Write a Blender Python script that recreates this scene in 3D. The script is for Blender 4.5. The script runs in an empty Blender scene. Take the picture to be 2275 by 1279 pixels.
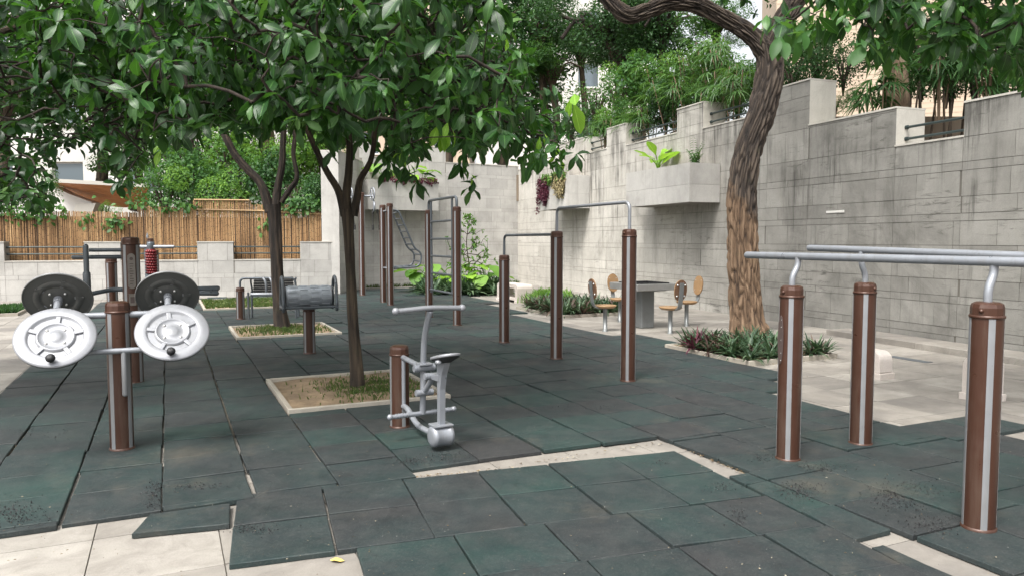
import bpy, math, random
import numpy as np
from mathutils import Vector, Matrix, Quaternion, noise

# ------------------------------------------------------------------ camera, light, exposure
scn = bpy.context.scene
COL = scn.collection
FOC, EYE, PITCH = 1640.0, 1.55, math.radians(3.65)      # focal length in photo pixels, eye height, downward pitch
cam_d = bpy.data.cameras.new('camera')
cam = bpy.data.objects.new('camera', cam_d); COL.objects.link(cam)
cam_d.lens = FOC / 2275 * 36.0; cam_d.sensor_width = 36.0
cam_d.clip_start = 0.05; cam_d.clip_end = 600
cam.location = (0, 0, EYE); cam.rotation_euler = (math.radians(90) - PITCH, 0, 0)
scn.camera = cam

world = bpy.data.worlds.new('World'); scn.world = world; world.use_nodes = True
wn = world.node_tree.nodes; wl = world.node_tree.links; wn.clear()
SUN_EL, SUN_ROT = math.radians(58), math.radians(-150)
sky = wn.new('ShaderNodeTexSky'); sky.sky_type = 'NISHITA'; sky.sun_disc = False
sky.sun_elevation = SUN_EL; sky.sun_rotation = SUN_ROT
sky.air_density = 1.0; sky.dust_density = 6.0; sky.ozone_density = 1.0
hs = wn.new('ShaderNodeHueSaturation'); hs.inputs['Saturation'].default_value = 0.2
bg = wn.new('ShaderNodeBackground'); bg.inputs['Strength'].default_value = 0.15
wo = wn.new('ShaderNodeOutputWorld')
wl.new(sky.outputs[0], hs.inputs['Color']); wl.new(hs.outputs[0], bg.inputs[0]); wl.new(bg.outputs[0], wo.inputs[0])
sun_d = bpy.data.lights.new('sun', 'SUN'); sun_d.energy = 1.5; sun_d.angle = math.radians(14); sun_d.color = (1.0, 0.96, 0.9)
sun = bpy.data.objects.new('sun', sun_d); COL.objects.link(sun)
sd = Vector((math.sin(SUN_ROT) * math.cos(SUN_EL), math.cos(SUN_ROT) * math.cos(SUN_EL), math.sin(SUN_EL)))
sun.rotation_euler = sd.to_track_quat('Z', 'Y').to_euler()
vs = scn.view_settings
vs.view_transform = 'Standard'; vs.look = 'None'; vs.gamma = 1.0; vs.use_curve_mapping = False
vs.exposure = 1.27
scn.cycles.max_bounces = 8; scn.cycles.diffuse_bounces = 5; scn.cycles.glossy_bounces = 3
scn.cycles.transmission_bounces = 4; scn.cycles.transparent_max_bounces = 6; scn.cycles.use_denoising = True

# ------------------------------------------------------------------ measuring helpers
def ray(u, v):
    x = (u - 1137.5) / FOC; y = (639.5 - v) / FOC
    return Vector((x, math.cos(PITCH) + y * math.sin(PITCH), -math.sin(PITCH) + y * math.cos(PITCH)))
def G(u, v, z=0.03):
    d = ray(u, v); t = (z - EYE) / d.z
    return Vector((d.x * t, d.y * t, z))
def At(u, v, Y):
    d = ray(u, v); t = Y / d.y
    return Vector((d.x * t, Y, EYE + d.z * t))
def proj(p):
    q = Vector(p) - Vector((0, 0, EYE))
    dep = q.y * math.cos(PITCH) - q.z * math.sin(PITCH)
    up = q.y * math.sin(PITCH) + q.z * math.cos(PITCH)
    if dep < 0.05: return (-9999, -9999, dep)
    return (1137.5 + FOC * q.x / dep, 639.5 - FOC * up / dep, dep)
def proj_np(P):
    q = P - np.array([0, 0, EYE])
    dep = q[:, 1] * math.cos(PITCH) - q[:, 2] * math.sin(PITCH)
    up = q[:, 1] * math.sin(PITCH) + q[:, 2] * math.cos(PITCH)
    dep = np.maximum(dep, 0.05)
    return 1137.5 + FOC * q[:, 0] / dep, 639.5 - FOC * up / dep, dep

TH = math.radians(25)                                    # the whole yard is laid out on one rotated grid
A = Vector((math.cos(TH), math.sin(TH), 0)); B = Vector((-math.sin(TH), math.cos(TH), 0))

# ------------------------------------------------------------------ mesh builder
class MB:
    def __init__(s): s.v = []; s.f = []; s.m = []; s.t = []; s.sm = []
    def add(s, verts, faces, mi=0, tone=0.5, M=None, smooth=False):
        o = len(s.v)
        s.v += [tuple(M @ Vector(p)) if M is not None else tuple(p) for p in verts]
        for f in faces:
            s.f.append(tuple(i + o for i in f)); s.m.append(mi); s.t.append(tone); s.sm.append(smooth)
        return s
    def box(s, x0, x1, y0, y1, z0, z1, mi=0, tone=0.5, M=None, ch=0.0):
        if ch <= 0:
            v = [(x0,y0,z0),(x1,y0,z0),(x1,y1,z0),(x0,y1,z0),(x0,y0,z1),(x1,y0,z1),(x1,y1,z1),(x0,y1,z1)]
            f = [(3,2,1,0),(4,5,6,7),(0,1,5,4),(1,2,6,5),(2,3,7,6),(3,0,4,7)]
            return s.add(v, f, mi, tone, M)
        bm = bmesh.new(); bmesh.ops.create_cube(bm, size=1)
        for q in bm.verts:
            q.co = Vector(((x0+x1)/2+q.co.x*(x1-x0), (y0+y1)/2+q.co.y*(y1-y0), (z0+z1)/2+q.co.z*(z1-z0)))
        bmesh.ops.bevel(bm, geom=bm.edges[:], offset=ch, segments=2, affect='EDGES', profile=0.5)
        bm.verts.index_update()
        s.add([q.co.copy() for q in bm.verts], [[q.index for q in f.verts] for f in bm.faces], mi, tone, M)
        bm.free(); return s
    def tube(s, pts, r, n=12, mi=0, tone=0.5, M=None, cap=True, rnd=False):
        pts = [Vector(p) for p in pts]; k = len(pts)
        rs = list(r) if hasattr(r, '__len__') else [r] * k
        if rnd:                                           # rounded ends
            def dome(p, d, rr):
                return [(p + d * rr * math.sin(a), rr * math.cos(a)) for a in (math.radians(25), math.radians(50), math.radians(70), math.radians(86))]
            d0 = (pts[0] - pts[1]).normalized(); d1 = (pts[-1] - pts[-2]).normalized()
            a0 = dome(pts[0], d0, rs[0])[::-1]; a1 = dome(pts[-1], d1, rs[-1])
            pts = [q[0] for q in a0] + pts + [q[0] for q in a1]; rs = [q[1] for q in a0] + rs + [q[1] for q in a1]; k = len(pts)
        T = []
        for i in range(k):
            a = pts[max(i-1, 0)]; b = pts[min(i+1, k-1)]; d = (b - a)
            T.append(d.normalized() if d.length > 1e-9 else Vector((0,0,1)))
        N = T[0].orthogonal().normalized(); vv = []
        for i in range(k):
            if i: N = (N - T[i] * N.dot(T[i])); N = N.normalized() if N.length > 1e-6 else T[i].orthogonal().normalized()
            Bn = T[i].cross(N)
            for j in range(n):
                a = 2 * math.pi * j / n
                vv.append(pts[i] + (N * math.cos(a) + Bn * math.sin(a)) * rs[i])
        ff = [(i*n+j, i*n+(j+1)%n, (i+1)*n+(j+1)%n, (i+1)*n+j) for i in range(k-1) for j in range(n)]
        s.add(vv, ff, mi, tone, M, True)
        if cap: s.add([vv[j] for j in range(n)][::-1] + [vv[(k-1)*n+j] for j in range(n)], [tuple(range(n)), tuple(range(n, 2*n))], mi, tone, M)
        return s
    def lathe(s, prof, n=24, mi=0, tone=0.5, M=None, smooth=True):
        vv = []; k = len(prof)
        for (r, z) in prof:
            for j in range(n):
                a = 2*math.pi*j/n; vv.append((r*math.cos(a), r*math.sin(a), z))
        ff = [(i*n+j, i*n+(j+1)%n, (i+1)*n+(j+1)%n, (i+1)*n+j) for i in range(k-1) for j in range(n)]
        s.add(vv, ff, mi, tone, M, smooth)
        s.add([vv[j] for j in range(n)], [tuple(range(n))[::-1]], mi, tone, M); s.add([vv[(k-1)*n+j] for j in range(n)], [tuple(range(n))], mi, tone, M)
        return s
    def prism(s, poly, z0, z1, mi=0, tone=0.5, M=None):
        n = len(poly)
        v = [(p[0], p[1], z0) for p in poly] + [(p[0], p[1], z1) for p in poly]
        f = [tuple(range(n))[::-1], tuple(range(n, 2*n))] + [(i, (i+1)%n, n+(i+1)%n, n+i) for i in range(n)]
        return s.add(v, f, mi, tone, M)
    def mesh(s, name, mats):
        me = bpy.data.meshes.new(name)
        me.from_pydata(s.v, [], s.f)
        for m in (mats if isinstance(mats, (list, tuple)) else [mats]): me.materials.append(m)
        n = len(s.f)
        me.polygons.foreach_set('material_index', s.m); me.polygons.foreach_set('use_smooth', s.sm)
        at = me.attributes.new('tone', 'FLOAT', 'FACE'); at.data.foreach_set('value', s.t)
        me.update(); return me
    def build(s, name, mats, parent=None, **kw):
        return link(name, s.mesh(name, mats), parent, **kw)
import bmesh
def link(name, me, parent=None, loc=None, rotz=None, M=None, kind=None, label=None, cat=None, group=None):
    o = bpy.data.objects.new(name, me); COL.objects.link(o)
    if parent is not None: o.parent = parent
    if loc is not None: o.location = loc
    if rotz is not None: o.rotation_euler = (0, 0, rotz)
    if M is not None: o.matrix_local = M
    if kind: o['kind'] = kind
    if label: o['label'] = label
    if cat: o['category'] = cat
    if group: o['group'] = group
    return o
def thing(name, label, cat, loc=(0,0,0), rotz=0.0, group=None):
    return link(name, None, None, loc=loc, rotz=rotz, label=label, cat=cat, group=group)
def bend(pts, r=0.1, n=6):                                # rounds the corners of a polyline
    P = [Vector(p) for p in pts]; out = [P[0]]
    for i in range(1, len(P)-1):
        a, b, c = P[i-1], P[i], P[i+1]
        d0 = (a-b); d1 = (c-b); rr = min(r, d0.length*0.49, d1.length*0.49)
        s0 = b + d0.normalized()*rr; s1 = b + d1.normalized()*rr
        for k in range(n+1):
            t = k/n; out.append(s0*(1-t)**2 + b*2*t*(1-t) + s1*t*t)
    out.append(P[-1]); return out
def spline(pts, n=8):                                     # Catmull-Rom through points
    P = [Vector(p) for p in pts]; P = [P[0]*2-P[1]] + P + [P[-1]*2-P[-2]]; out = []
    for i in range(1, len(P)-2):
        for k in range(n):
            t = k/n; a,b,c,d = P[i-1],P[i],P[i+1],P[i+2]
            out.append(0.5*((2*b)+(c-a)*t+(2*a-5*b+4*c-d)*t*t+(3*b-a-3*c+d)*t*t*t))
    out.append(P[-2]); return out
def frame(origin, xdir, zdir=(0,0,1)):
    x = Vector(xdir).normalized(); z = Vector(zdir); z = (z - x*z.dot(x)).normalized(); y = z.cross(x)
    M = Matrix((x, y, z)).transposed().to_4x4(); M.translation = Vector(origin); return M

# ------------------------------------------------------------------ materials
def mat(name):
    m = bpy.data.materials.new(name); m.use_nodes = True
    nt = m.node_tree; nt.nodes.clear()
    out = nt.nodes.new('ShaderNodeOutputMaterial'); b = nt.nodes.new('ShaderNodeBsdfPrincipled')
    nt.links.new(b.outputs[0], out.inputs[0]); return m, nt, b, out
def N(nt, t, **kw):
    n = nt.nodes.new(t)
    for k, v in kw.items():
        if k in n.inputs: n.inputs[k].default_value = v
        else: setattr(n, k, v)
    return n
def L(nt, a, b): nt.links.new(a, b)
def pos(nt, scale=(1,1,1), obj=False):
    if obj: src = N(nt, 'ShaderNodeTexCoord').outputs['Object']
    else: src = N(nt, 'ShaderNodeNewGeometry').outputs['Position']
    mp = N(nt, 'ShaderNodeMapping'); mp.inputs['Scale'].default_value = scale
    L(nt, src, mp.inputs['Vector']); return mp.outputs[0]
def nz(nt, vec, scale, detail=4, rough=0.55, dist=0.0):
    n = N(nt, 'ShaderNodeTexNoise'); n.inputs['Scale'].default_value = scale; n.inputs['Detail'].default_value = detail
    n.inputs['Roughness'].default_value = rough; n.inputs['Distortion'].default_value = dist
    L(nt, vec, n.inputs['Vector']); return n.outputs['Fac']
def ramp(nt, fac, stops, interp='LINEAR'):
    r = N(nt, 'ShaderNodeValToRGB'); r.color_ramp.interpolation = interp
    e = r.color_ramp.elements
    while len(e) < len(stops): e.new(0.5)
    for i, (p, c) in enumerate(stops):
        e[i].position = p; e[i].color = (*c, 1) if hasattr(c, '__len__') else (c, c, c, 1)
    L(nt, fac, r.inputs[0]); return r.outputs[0]
def mix(nt, fac, a, b, mode='MIX'):
    n = N(nt, 'ShaderNodeMix'); n.data_type = 'RGBA'; n.blend_type = mode
    for sock, val in ((n.inputs[0], fac), (n.inputs[6], a), (n.inputs[7], b)):
        if isinstance(val, (int, float)): sock.default_value = val
        elif isinstance(val, tuple): sock.default_value = (*val, 1)
        else: L(nt, val, sock)
    return n.outputs[2]
def mathn(nt, op, a, b=None, clamp=False):
    n = N(nt, 'ShaderNodeMath'); n.operation = op; n.use_clamp = clamp
    for i, val in enumerate((a, b)):
        if val is None: continue
        if isinstance(val, (int, float)): n.inputs[i].default_value = val
        else: L(nt, val, n.inputs[i])
    return n.outputs[0]
def bump(nt, b, h, strength=0.3, dist=0.01):
    n = N(nt, 'ShaderNodeBump'); n.inputs['Strength'].default_value = strength; n.inputs['Distance'].default_value = dist
    L(nt, h, n.inputs['Height']); L(nt, n.outputs[0], b.inputs['Normal'])
def orand(nt): return N(nt, 'ShaderNodeObjectInfo').outputs['Random']
def tone(nt):
    a = N(nt, 'ShaderNodeAttribute'); a.attribute_name = 'tone'; return a.outputs['Fac']

def simple(name, col, rough=0.5, metal=0.0, var=0.12, scale=8, bmp=0.0, bs=60, spec=0.5, coat=0.0):
    m, nt, b, o = mat(name); p = pos(nt, obj=True)
    n = nz(nt, p, scale, 5, 0.6)
    c = mix(nt, n, tuple(x*(1-var) for x in col), tuple(min(1, x*(1+var)) for x in col))
    L(nt, c, b.inputs['Base Color']); b.inputs['Metallic'].default_value = metal
    L(nt, ramp(nt, nz(nt, p, scale*3, 3), [(0.3, max(0, rough-0.08)), (0.7, min(1, rough+0.1))]), b.inputs['Roughness'])
    b.inputs['Specular IOR Level'].default_value = spec; b.inputs['Coat Weight'].default_value = coat
    if bmp: bump(nt, b, nz(nt, p, bs, 4), bmp, 0.004)
    return m

M_ = {}
def paint(name, col, rough, metal, dirt, chips=0.0):      # outdoor metal paint: dust, streaks and small chips
    m, nt, b, o = mat(name); p = pos(nt, obj=True); pz = pos(nt, (14, 14, 1.2), obj=True)
    base = mix(nt, nz(nt, p, 3, 4), tuple(c*0.9 for c in col), tuple(c*1.1 for c in col))
    streak = ramp(nt, nz(nt, pz, 1.5, 6, 0.7), [(0.5, 0.0), (0.75, 1.0)])
    c = mix(nt, mathn(nt, 'MULTIPLY', streak, 0.5), base, dirt)
    spk = ramp(nt, nz(nt, p, 45, 5, 0.7), [(0.66, 0.0), (0.70, 1.0)])
    c = mix(nt, mathn(nt, 'MULTIPLY', spk, 0.5 + chips), c, tuple(x*0.6 for x in dirt))
    L(nt, c, b.inputs['Base Color']); b.inputs['Metallic'].default_value = metal
    L(nt, ramp(nt, nz(nt, p, 12, 5), [(0.3, rough-0.08), (0.7, rough+0.14)]), b.inputs['Roughness'])
    bump(nt, b, nz(nt, p, 90, 3), 0.08, 0.002); return m
M_['brown'] = paint('brown_metal_paint', (0.058, 0.025, 0.0155), 0.34, 0.2, (0.11, 0.08, 0.06), 0.15)
M_['strip'] = paint('grey_strip', (0.27, 0.28, 0.295), 0.38, 0.45, (0.25, 0.24, 0.22))
M_['silver'] = paint('silver_paint', (0.25, 0.265, 0.29), 0.34, 0.35, (0.18, 0.17, 0.155))
M_['white_silver'] = paint('pale_silver_paint', (0.255, 0.262, 0.28), 0.36, 0.25, (0.17, 0.165, 0.155))
M_['steel'] = paint('grey_steel_paint', (0.105, 0.12, 0.135), 0.35, 0.35, (0.16, 0.15, 0.13))
M_['underside'] = paint('dull_plate_underside', (0.085, 0.087, 0.083), 0.5, 0.15, (0.12, 0.11, 0.1))
M_['darkrail'] = paint('dark_green_rail_paint', (0.03, 0.045, 0.045), 0.4, 0.2, (0.08, 0.08, 0.07))
M_['black'] = simple('black_plastic', (0.010, 0.010, 0.011), 0.55, 0, 0.2, 12)
M_['bolt'] = simple('bolt_metal', (0.55, 0.55, 0.53), 0.3, 0.8, 0.1, 30)
M_['red'] = simple('dark_red_rubber', (0.16, 0.008, 0.012), 0.3, 0, 0.2, 10)
M_['plate'] = simple('sign_plate', (0.19, 0.17, 0.15), 0.35, 0.5, 0.3, 25)
M_['plate_mark'] = simple('sign_print', (0.07, 0.05, 0.045), 0.5, 0, 0.2, 20)
M_['seatwood'] = simple('ochre_seat_board', (0.27, 0.165, 0.08), 0.5, 0, 0.22, 10, 0.15)
M_['seatdark'] = simple('brown_board_back', (0.13, 0.07, 0.04), 0.5, 0, 0.22, 10, 0.15)
M_['tabletop'] = simple('brushed_grey_metal', (0.3, 0.3, 0.29), 0.38, 0.5, 0.18, 9)
M_['pedestal'] = simple('grey_pedestal', (0.19, 0.2, 0.2), 0.42, 0.4, 0.25, 5)
M_['rope'] = simple('black_strap', (0.02, 0.02, 0.02), 0.8, 0, 0.2, 30)

# rubber tiles: dark green rubber granulate worn to grey brown in patches
def rubber():
    m, nt, b, o = mat('green_rubber_granulate'); p = pos(nt)
    big = nz(nt, p, 1.1, 4, 0.6, 0.4); r = orand(nt)
    f = mathn(nt, 'ADD', mathn(nt, 'MULTIPLY', mathn(nt, 'SUBTRACT', r, 0.5), 0.17), big)
    f = mathn(nt, 'ADD', f, mathn(nt, 'MULTIPLY', mathn(nt, 'SUBTRACT', tone(nt), 0.5), 0.25))
    c = ramp(nt, f, [(0.22, (0.020, 0.021, 0.023)), (0.40, (0.014, 0.021, 0.023)), (0.56, (0.011, 0.027, 0.027)), (0.80, (0.010, 0.042, 0.035))])
    grain = nz(nt, p, 260, 3, 0.7)
    c = mix(nt, ramp(nt, grain, [(0.35, 0.0), (0.65, 1.0)]), mix(nt, 0.5, c, (0.006, 0.008, 0.008)), c)
    med = ramp(nt, nz(nt, p, 5.5, 9, 0.82), [(0.42, 0.0), (0.68, 1.0)])
    c = mix(nt, mathn(nt, 'MULTIPLY', med, 0.34), c, (0.062, 0.062, 0.058))
    worn = ramp(nt, nz(nt, p, 2.4, 9, 0.8, 0.5), [(0.56, 0.0), (0.66, 1.0)])
    c = mix(nt, mathn(nt, 'MULTIPLY', worn, 0.55), c, (0.010, 0.011, 0.012))
    fl = ramp(nt, nz(nt, p, 95, 4, 0.8), [(0.54, 0.0), (0.68, 1.0)])
    c = mix(nt, mathn(nt, 'MULTIPLY', fl, 0.42), c, (0.10, 0.11, 0.10))
    dust = ramp(nt, nz(nt, p, 0.7, 6, 0.72), [(0.56, 0.0), (0.74, 1.0)])
    c = mix(nt, mathn(nt, 'MULTIPLY', dust, 0.4), c, (0.12, 0.10, 0.07))
    v = N(nt, 'ShaderNodeTexVoronoi'); v.inputs['Scale'].default_value = 26; L(nt, p, v.inputs['Vector'])
    spk = mathn(nt, 'LESS_THAN', v.outputs['Distance'], 0.055)
    sel = mathn(nt, 'GREATER_THAN', nz(nt, p, 9, 2), 0.6)
    c = mix(nt, mathn(nt, 'MULTIPLY', spk, sel), c, (0.42, 0.42, 0.38))
    wet = ramp(nt, nz(nt, p, 2.3, 4, 0.6), [(0.35, 0.56), (0.7, 0.86)])
    L(nt, c, b.inputs['Base Color']); L(nt, wet, b.inputs['Roughness']); b.inputs['Specular IOR Level'].default_value = 0.42
    bump(nt, b, mathn(nt, 'ADD', grain, mathn(nt, 'MULTIPLY', nz(nt, p, 22, 4), 1.6)), 0.55, 0.004); return m
M_['rubber'] = rubber()
M_['crumb'] = simple('black_rubber_crumb', (0.012, 0.012, 0.013), 0.7, 0, 0.5, 40)

def paving():
    m, nt, b, o = mat('worn_stone_paving'); p = pos(nt)
    c = ramp(nt, mathn(nt, 'ADD', mathn(nt, 'MULTIPLY', mathn(nt, 'SUBTRACT', orand(nt), 0.5), 0.28), nz(nt, p, 1.3, 6, 0.62, 0.6)),
             [(0.25, (0.14, 0.13, 0.118)), (0.5, (0.235, 0.217, 0.19)), (0.75, (0.33, 0.31, 0.275))])
    c = mix(nt, ramp(nt, nz(nt, p, 4.5, 8, 0.78, 1.2), [(0.46, 0.0), (0.72, 0.6)]), c, (0.13, 0.115, 0.10))
    c = mix(nt, ramp(nt, nz(nt, p, 130, 3, 0.7), [(0.3, 0.28), (0.62, 0.0)]), c, (0.1, 0.09, 0.08))
    L(nt, c, b.inputs['Base Color']); L(nt, ramp(nt, nz(nt, p, 3, 4), [(0.3, 0.55), (0.7, 0.82)]), b.inputs['Roughness'])
    bump(nt, b, nz(nt, p, 60, 6, 0.7), 0.25, 0.004); return m
M_['paving'] = paving()
M_['joint'] = simple('dirty_joint', (0.15, 0.135, 0.11), 0.95, 0, 0.3, 4, 0.4, 60)
M_['ground'] = simple('packed_earth', (0.14, 0.11, 0.08), 0.95, 0, 0.3, 1.5, 0.4, 30)

def stone(name, lo, hi, stain, amount, wear_and_light=None):
    m, nt, b, o = mat(name); p = pos(nt)
    f = mathn(nt, 'ADD', mathn(nt, 'MULTIPLY', mathn(nt, 'SUBTRACT', orand(nt), 0.5), 0.20), nz(nt, p, 1.6, 6, 0.65))
    f = mathn(nt, 'ADD', f, mathn(nt, 'MULTIPLY', mathn(nt, 'SUBTRACT', tone(nt), 0.5), 0.12))
    c = ramp(nt, f, [(0.25, lo), (0.75, hi)])
    if wear_and_light:                                            # near half weathered darker; canopy shade on it is put into the colour too
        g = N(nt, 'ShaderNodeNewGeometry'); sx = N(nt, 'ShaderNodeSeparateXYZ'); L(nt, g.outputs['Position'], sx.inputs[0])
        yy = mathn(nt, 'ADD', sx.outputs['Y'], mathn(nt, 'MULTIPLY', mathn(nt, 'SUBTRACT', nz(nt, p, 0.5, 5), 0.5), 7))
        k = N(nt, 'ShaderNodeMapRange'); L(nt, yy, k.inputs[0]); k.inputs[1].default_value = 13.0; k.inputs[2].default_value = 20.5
        c = mix(nt, k.outputs[0], c, ramp(nt, f, [(0.25, wear_and_light[0]), (0.75, wear_and_light[1])])); sc_ = mathn(nt, 'SUBTRACT', 1.0, mathn(nt, 'MULTIPLY', k.outputs[0], 0.45))
    st = nz(nt, pos(nt, (2.6, 2.6, 0.30)), 1.3, 8, 0.75, 0.5)          # rain streaks run down the face
    c = mix(nt, mathn(nt, 'MULTIPLY', mathn(nt, 'MULTIPLY', ramp(nt, st, [(0.50, 0.0), (0.70, 1.0)]), ramp(nt, nz(nt, p, 0.7, 3), [(0.40, 0.15), (0.62, 1.0)])), amount*0.75), c, stain)
    bl = nz(nt, p, 0.55, 7, 0.75, 0.8)
    blm = mathn(nt, 'MULTIPLY', ramp(nt, bl, [(0.50, 0.0), (0.70, 1.0)]), amount*0.9)
    if wear_and_light: blm = mathn(nt, 'MULTIPLY', blm, sc_)
    c = mix(nt, blm, c, stain)
    pale = nz(nt, pos(nt, (5, 5, 0.45)), 1.2, 6, 0.7)
    c = mix(nt, ramp(nt, pale, [(0.6, 0.0), (0.78, 0.25)]), c, tuple(min(1, x*1.3) for x in hi))
    c = mix(nt, ramp(nt, nz(nt, p, 70, 4, 0.7), [(0.35, 0.2), (0.6, 0.0)]), c, tuple(x*0.5 for x in lo))
    if wear_and_light:                                            # black algae runs starting under the copings
        g2 = N(nt, 'ShaderNodeNewGeometry'); s2 = N(nt, 'ShaderNodeSeparateXYZ'); L(nt, g2.outputs['Position'], s2.inputs[0])
        run = nz(nt, pos(nt, (4.5, 4.5, 0.22)), 1.5, 7, 0.78, 0.3); hz_ = N(nt, 'ShaderNodeMapRange'); L(nt, s2.outputs['Z'], hz_.inputs[0]); hz_.inputs[1].default_value = 1.9; hz_.inputs[2].default_value = 3.6
        rr_ = mathn(nt, 'ADD', run, mathn(nt, 'MULTIPLY', hz_.outputs[0], 0.13)); patch = ramp(nt, nz(nt, p, 0.9, 4), [(0.42, 0.0), (0.6, 1.0)])
        c = mix(nt, mathn(nt, 'MULTIPLY', mathn(nt, 'MULTIPLY', ramp(nt, rr_, [(0.57, 0.0), (0.70, 1.0)]), patch), 0.7), c, (0.03, 0.028, 0.024))
        hor = nz(nt, pos(nt, (1.5, 1.5, 9.0)), 1.3, 7, 0.75, 0.6); pt2 = ramp(nt, nz(nt, p, 0.8, 5, 0.6), [(0.44, 0.0), (0.60, 1.0)])   # damp grime along the bed joints
        c = mix(nt, mathn(nt, 'MULTIPLY', mathn(nt, 'MULTIPLY', mathn(nt, 'MULTIPLY', ramp(nt, hor, [(0.55, 0.0), (0.66, 1.0)]), pt2), sc_), 0.8), c, (0.045, 0.042, 0.036))
    L(nt, c, b.inputs['Base Color']); b.inputs['Roughness'].default_value = 0.8
    bump(nt, b, nz(nt, p, 35, 7, 0.7), 0.3, 0.006); return m
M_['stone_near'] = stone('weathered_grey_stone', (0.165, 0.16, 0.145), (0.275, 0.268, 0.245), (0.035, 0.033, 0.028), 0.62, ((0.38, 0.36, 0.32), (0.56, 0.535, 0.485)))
M_['stone_far'] = stone('pale_grey_stone', (0.33, 0.315, 0.28), (0.53, 0.51, 0.465), (0.15, 0.135, 0.11), 0.5)
M_['stone_low'] = stone('pale_wall_stone', (0.33, 0.32, 0.30), (0.49, 0.475, 0.445), (0.14, 0.13, 0.11), 0.45)
M_['coping'] = stone('coping_stone', (0.38, 0.36, 0.32), (0.52, 0.50, 0.45), (0.16, 0.14, 0.11), 0.45)
M_['mortar'] = simple('dark_recessed_joint', (0.10, 0.093, 0.08), 0.95, 0, 0.4, 3)
M_['mortar_pale'] = simple('pale_recessed_joint', (0.19, 0.18, 0.16), 0.95, 0, 0.4, 3)
M_['kerb'] = stone('bed_kerb_stone', (0.26, 0.23, 0.19), (0.42, 0.39, 0.33), (0.12, 0.1, 0.08), 0.5)
M_['bench'] = stone('bench_stone', (0.42, 0.37, 0.33), (0.56, 0.51, 0.47), (0.28, 0.25, 0.22), 0.4)

def soil():
    m, nt, b, o = mat('sandy_soil'); p = pos(nt)
    c = ramp(nt, nz(nt, p, 3.5, 8, 0.7), [(0.3, (0.10, 0.07, 0.042)), (0.55, (0.23, 0.165, 0.10)), (0.75, (0.33, 0.25, 0.16))])
    L(nt, c, b.inputs['Base Color']); b.inputs['Roughness'].default_value = 0.95
    bump(nt, b, nz(nt, p, 45, 8, 0.8), 0.9, 0.015); return m
M_['soil'] = soil()

def bark(name, cols, vs_=(9, 9, 1.1), peel=None):
    m, nt, b, o = mat(name)
    p = pos(nt, vs_); q = pos(nt)
    n = nz(nt, p, 2.2, 9, 0.72, 0.5)
    t = tone(nt)
    f = mathn(nt, 'ADD', mathn(nt, 'MULTIPLY', n, 0.42), mathn(nt, 'MULTIPLY', t, 0.62))
    c = ramp(nt, f, [(0.32, cols[0]), (0.5, cols[1]), (0.72, cols[2])])
    if peel:
        g = N(nt, 'ShaderNodeNewGeometry'); sx = N(nt, 'ShaderNodeSeparateXYZ'); L(nt, g.outputs['Position'], sx.inputs[0])
        hgt = mathn(nt, 'ADD', sx.outputs['Z'], mathn(nt, 'MULTIPLY', mathn(nt, 'SUBTRACT', nz(nt, q, 3.2, 5), 0.5), 1.0))
        side = mathn(nt, 'MULTIPLY', mathn(nt, 'SUBTRACT', sx.outputs['X'], 3.80), 1.0)
        k = N(nt, 'ShaderNodeMapRange'); L(nt, mathn(nt, 'ADD', hgt, side), k.inputs[0])
        k.inputs[1].default_value = 1.88; k.inputs[2].default_value = 2.12; k.inputs[3].default_value = 1; k.inputs[4].default_value = 0
        pc = ramp(nt, f, [(0.30, peel[0]), (0.45, peel[1]), (0.75, peel[2])])
        c = mix(nt, k.outputs[0], c, pc)
    moss = ramp(nt, nz(nt, q, 2.5, 6, 0.7), [(0.58, 0.0), (0.75, 0.35)])
    c = mix(nt, moss, c, (0.07, 0.075, 0.035))
    L(nt, c, b.inputs['Base Color']); b.inputs['Roughness'].default_value = 0.9
    bump(nt, b, n, 0.9, 0.02); return m
M_['bark'] = bark('brown_bark', [(0.012, 0.009, 0.006), (0.042, 0.030, 0.02), (0.115, 0.085, 0.055)])
M_['bark_dark'] = bark('dark_bark', [(0.006, 0.005, 0.004), (0.024, 0.017, 0.013), (0.085, 0.06, 0.042)])
M_['bark_big'] = bark('furrowed_bark', [(0.008, 0.006, 0.005), (0.045, 0.033, 0.025), (0.13, 0.10, 0.075)], (8, 8, 0.9),
                      [(0.02, 0.012, 0.008), (0.12, 0.075, 0.044), (0.27, 0.185, 0.12)])
M_['bark_tan'] = bark('tan_bark', [(0.06, 0.04, 0.025), (0.16, 0.11, 0.07), (0.27, 0.2, 0.14)])

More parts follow.
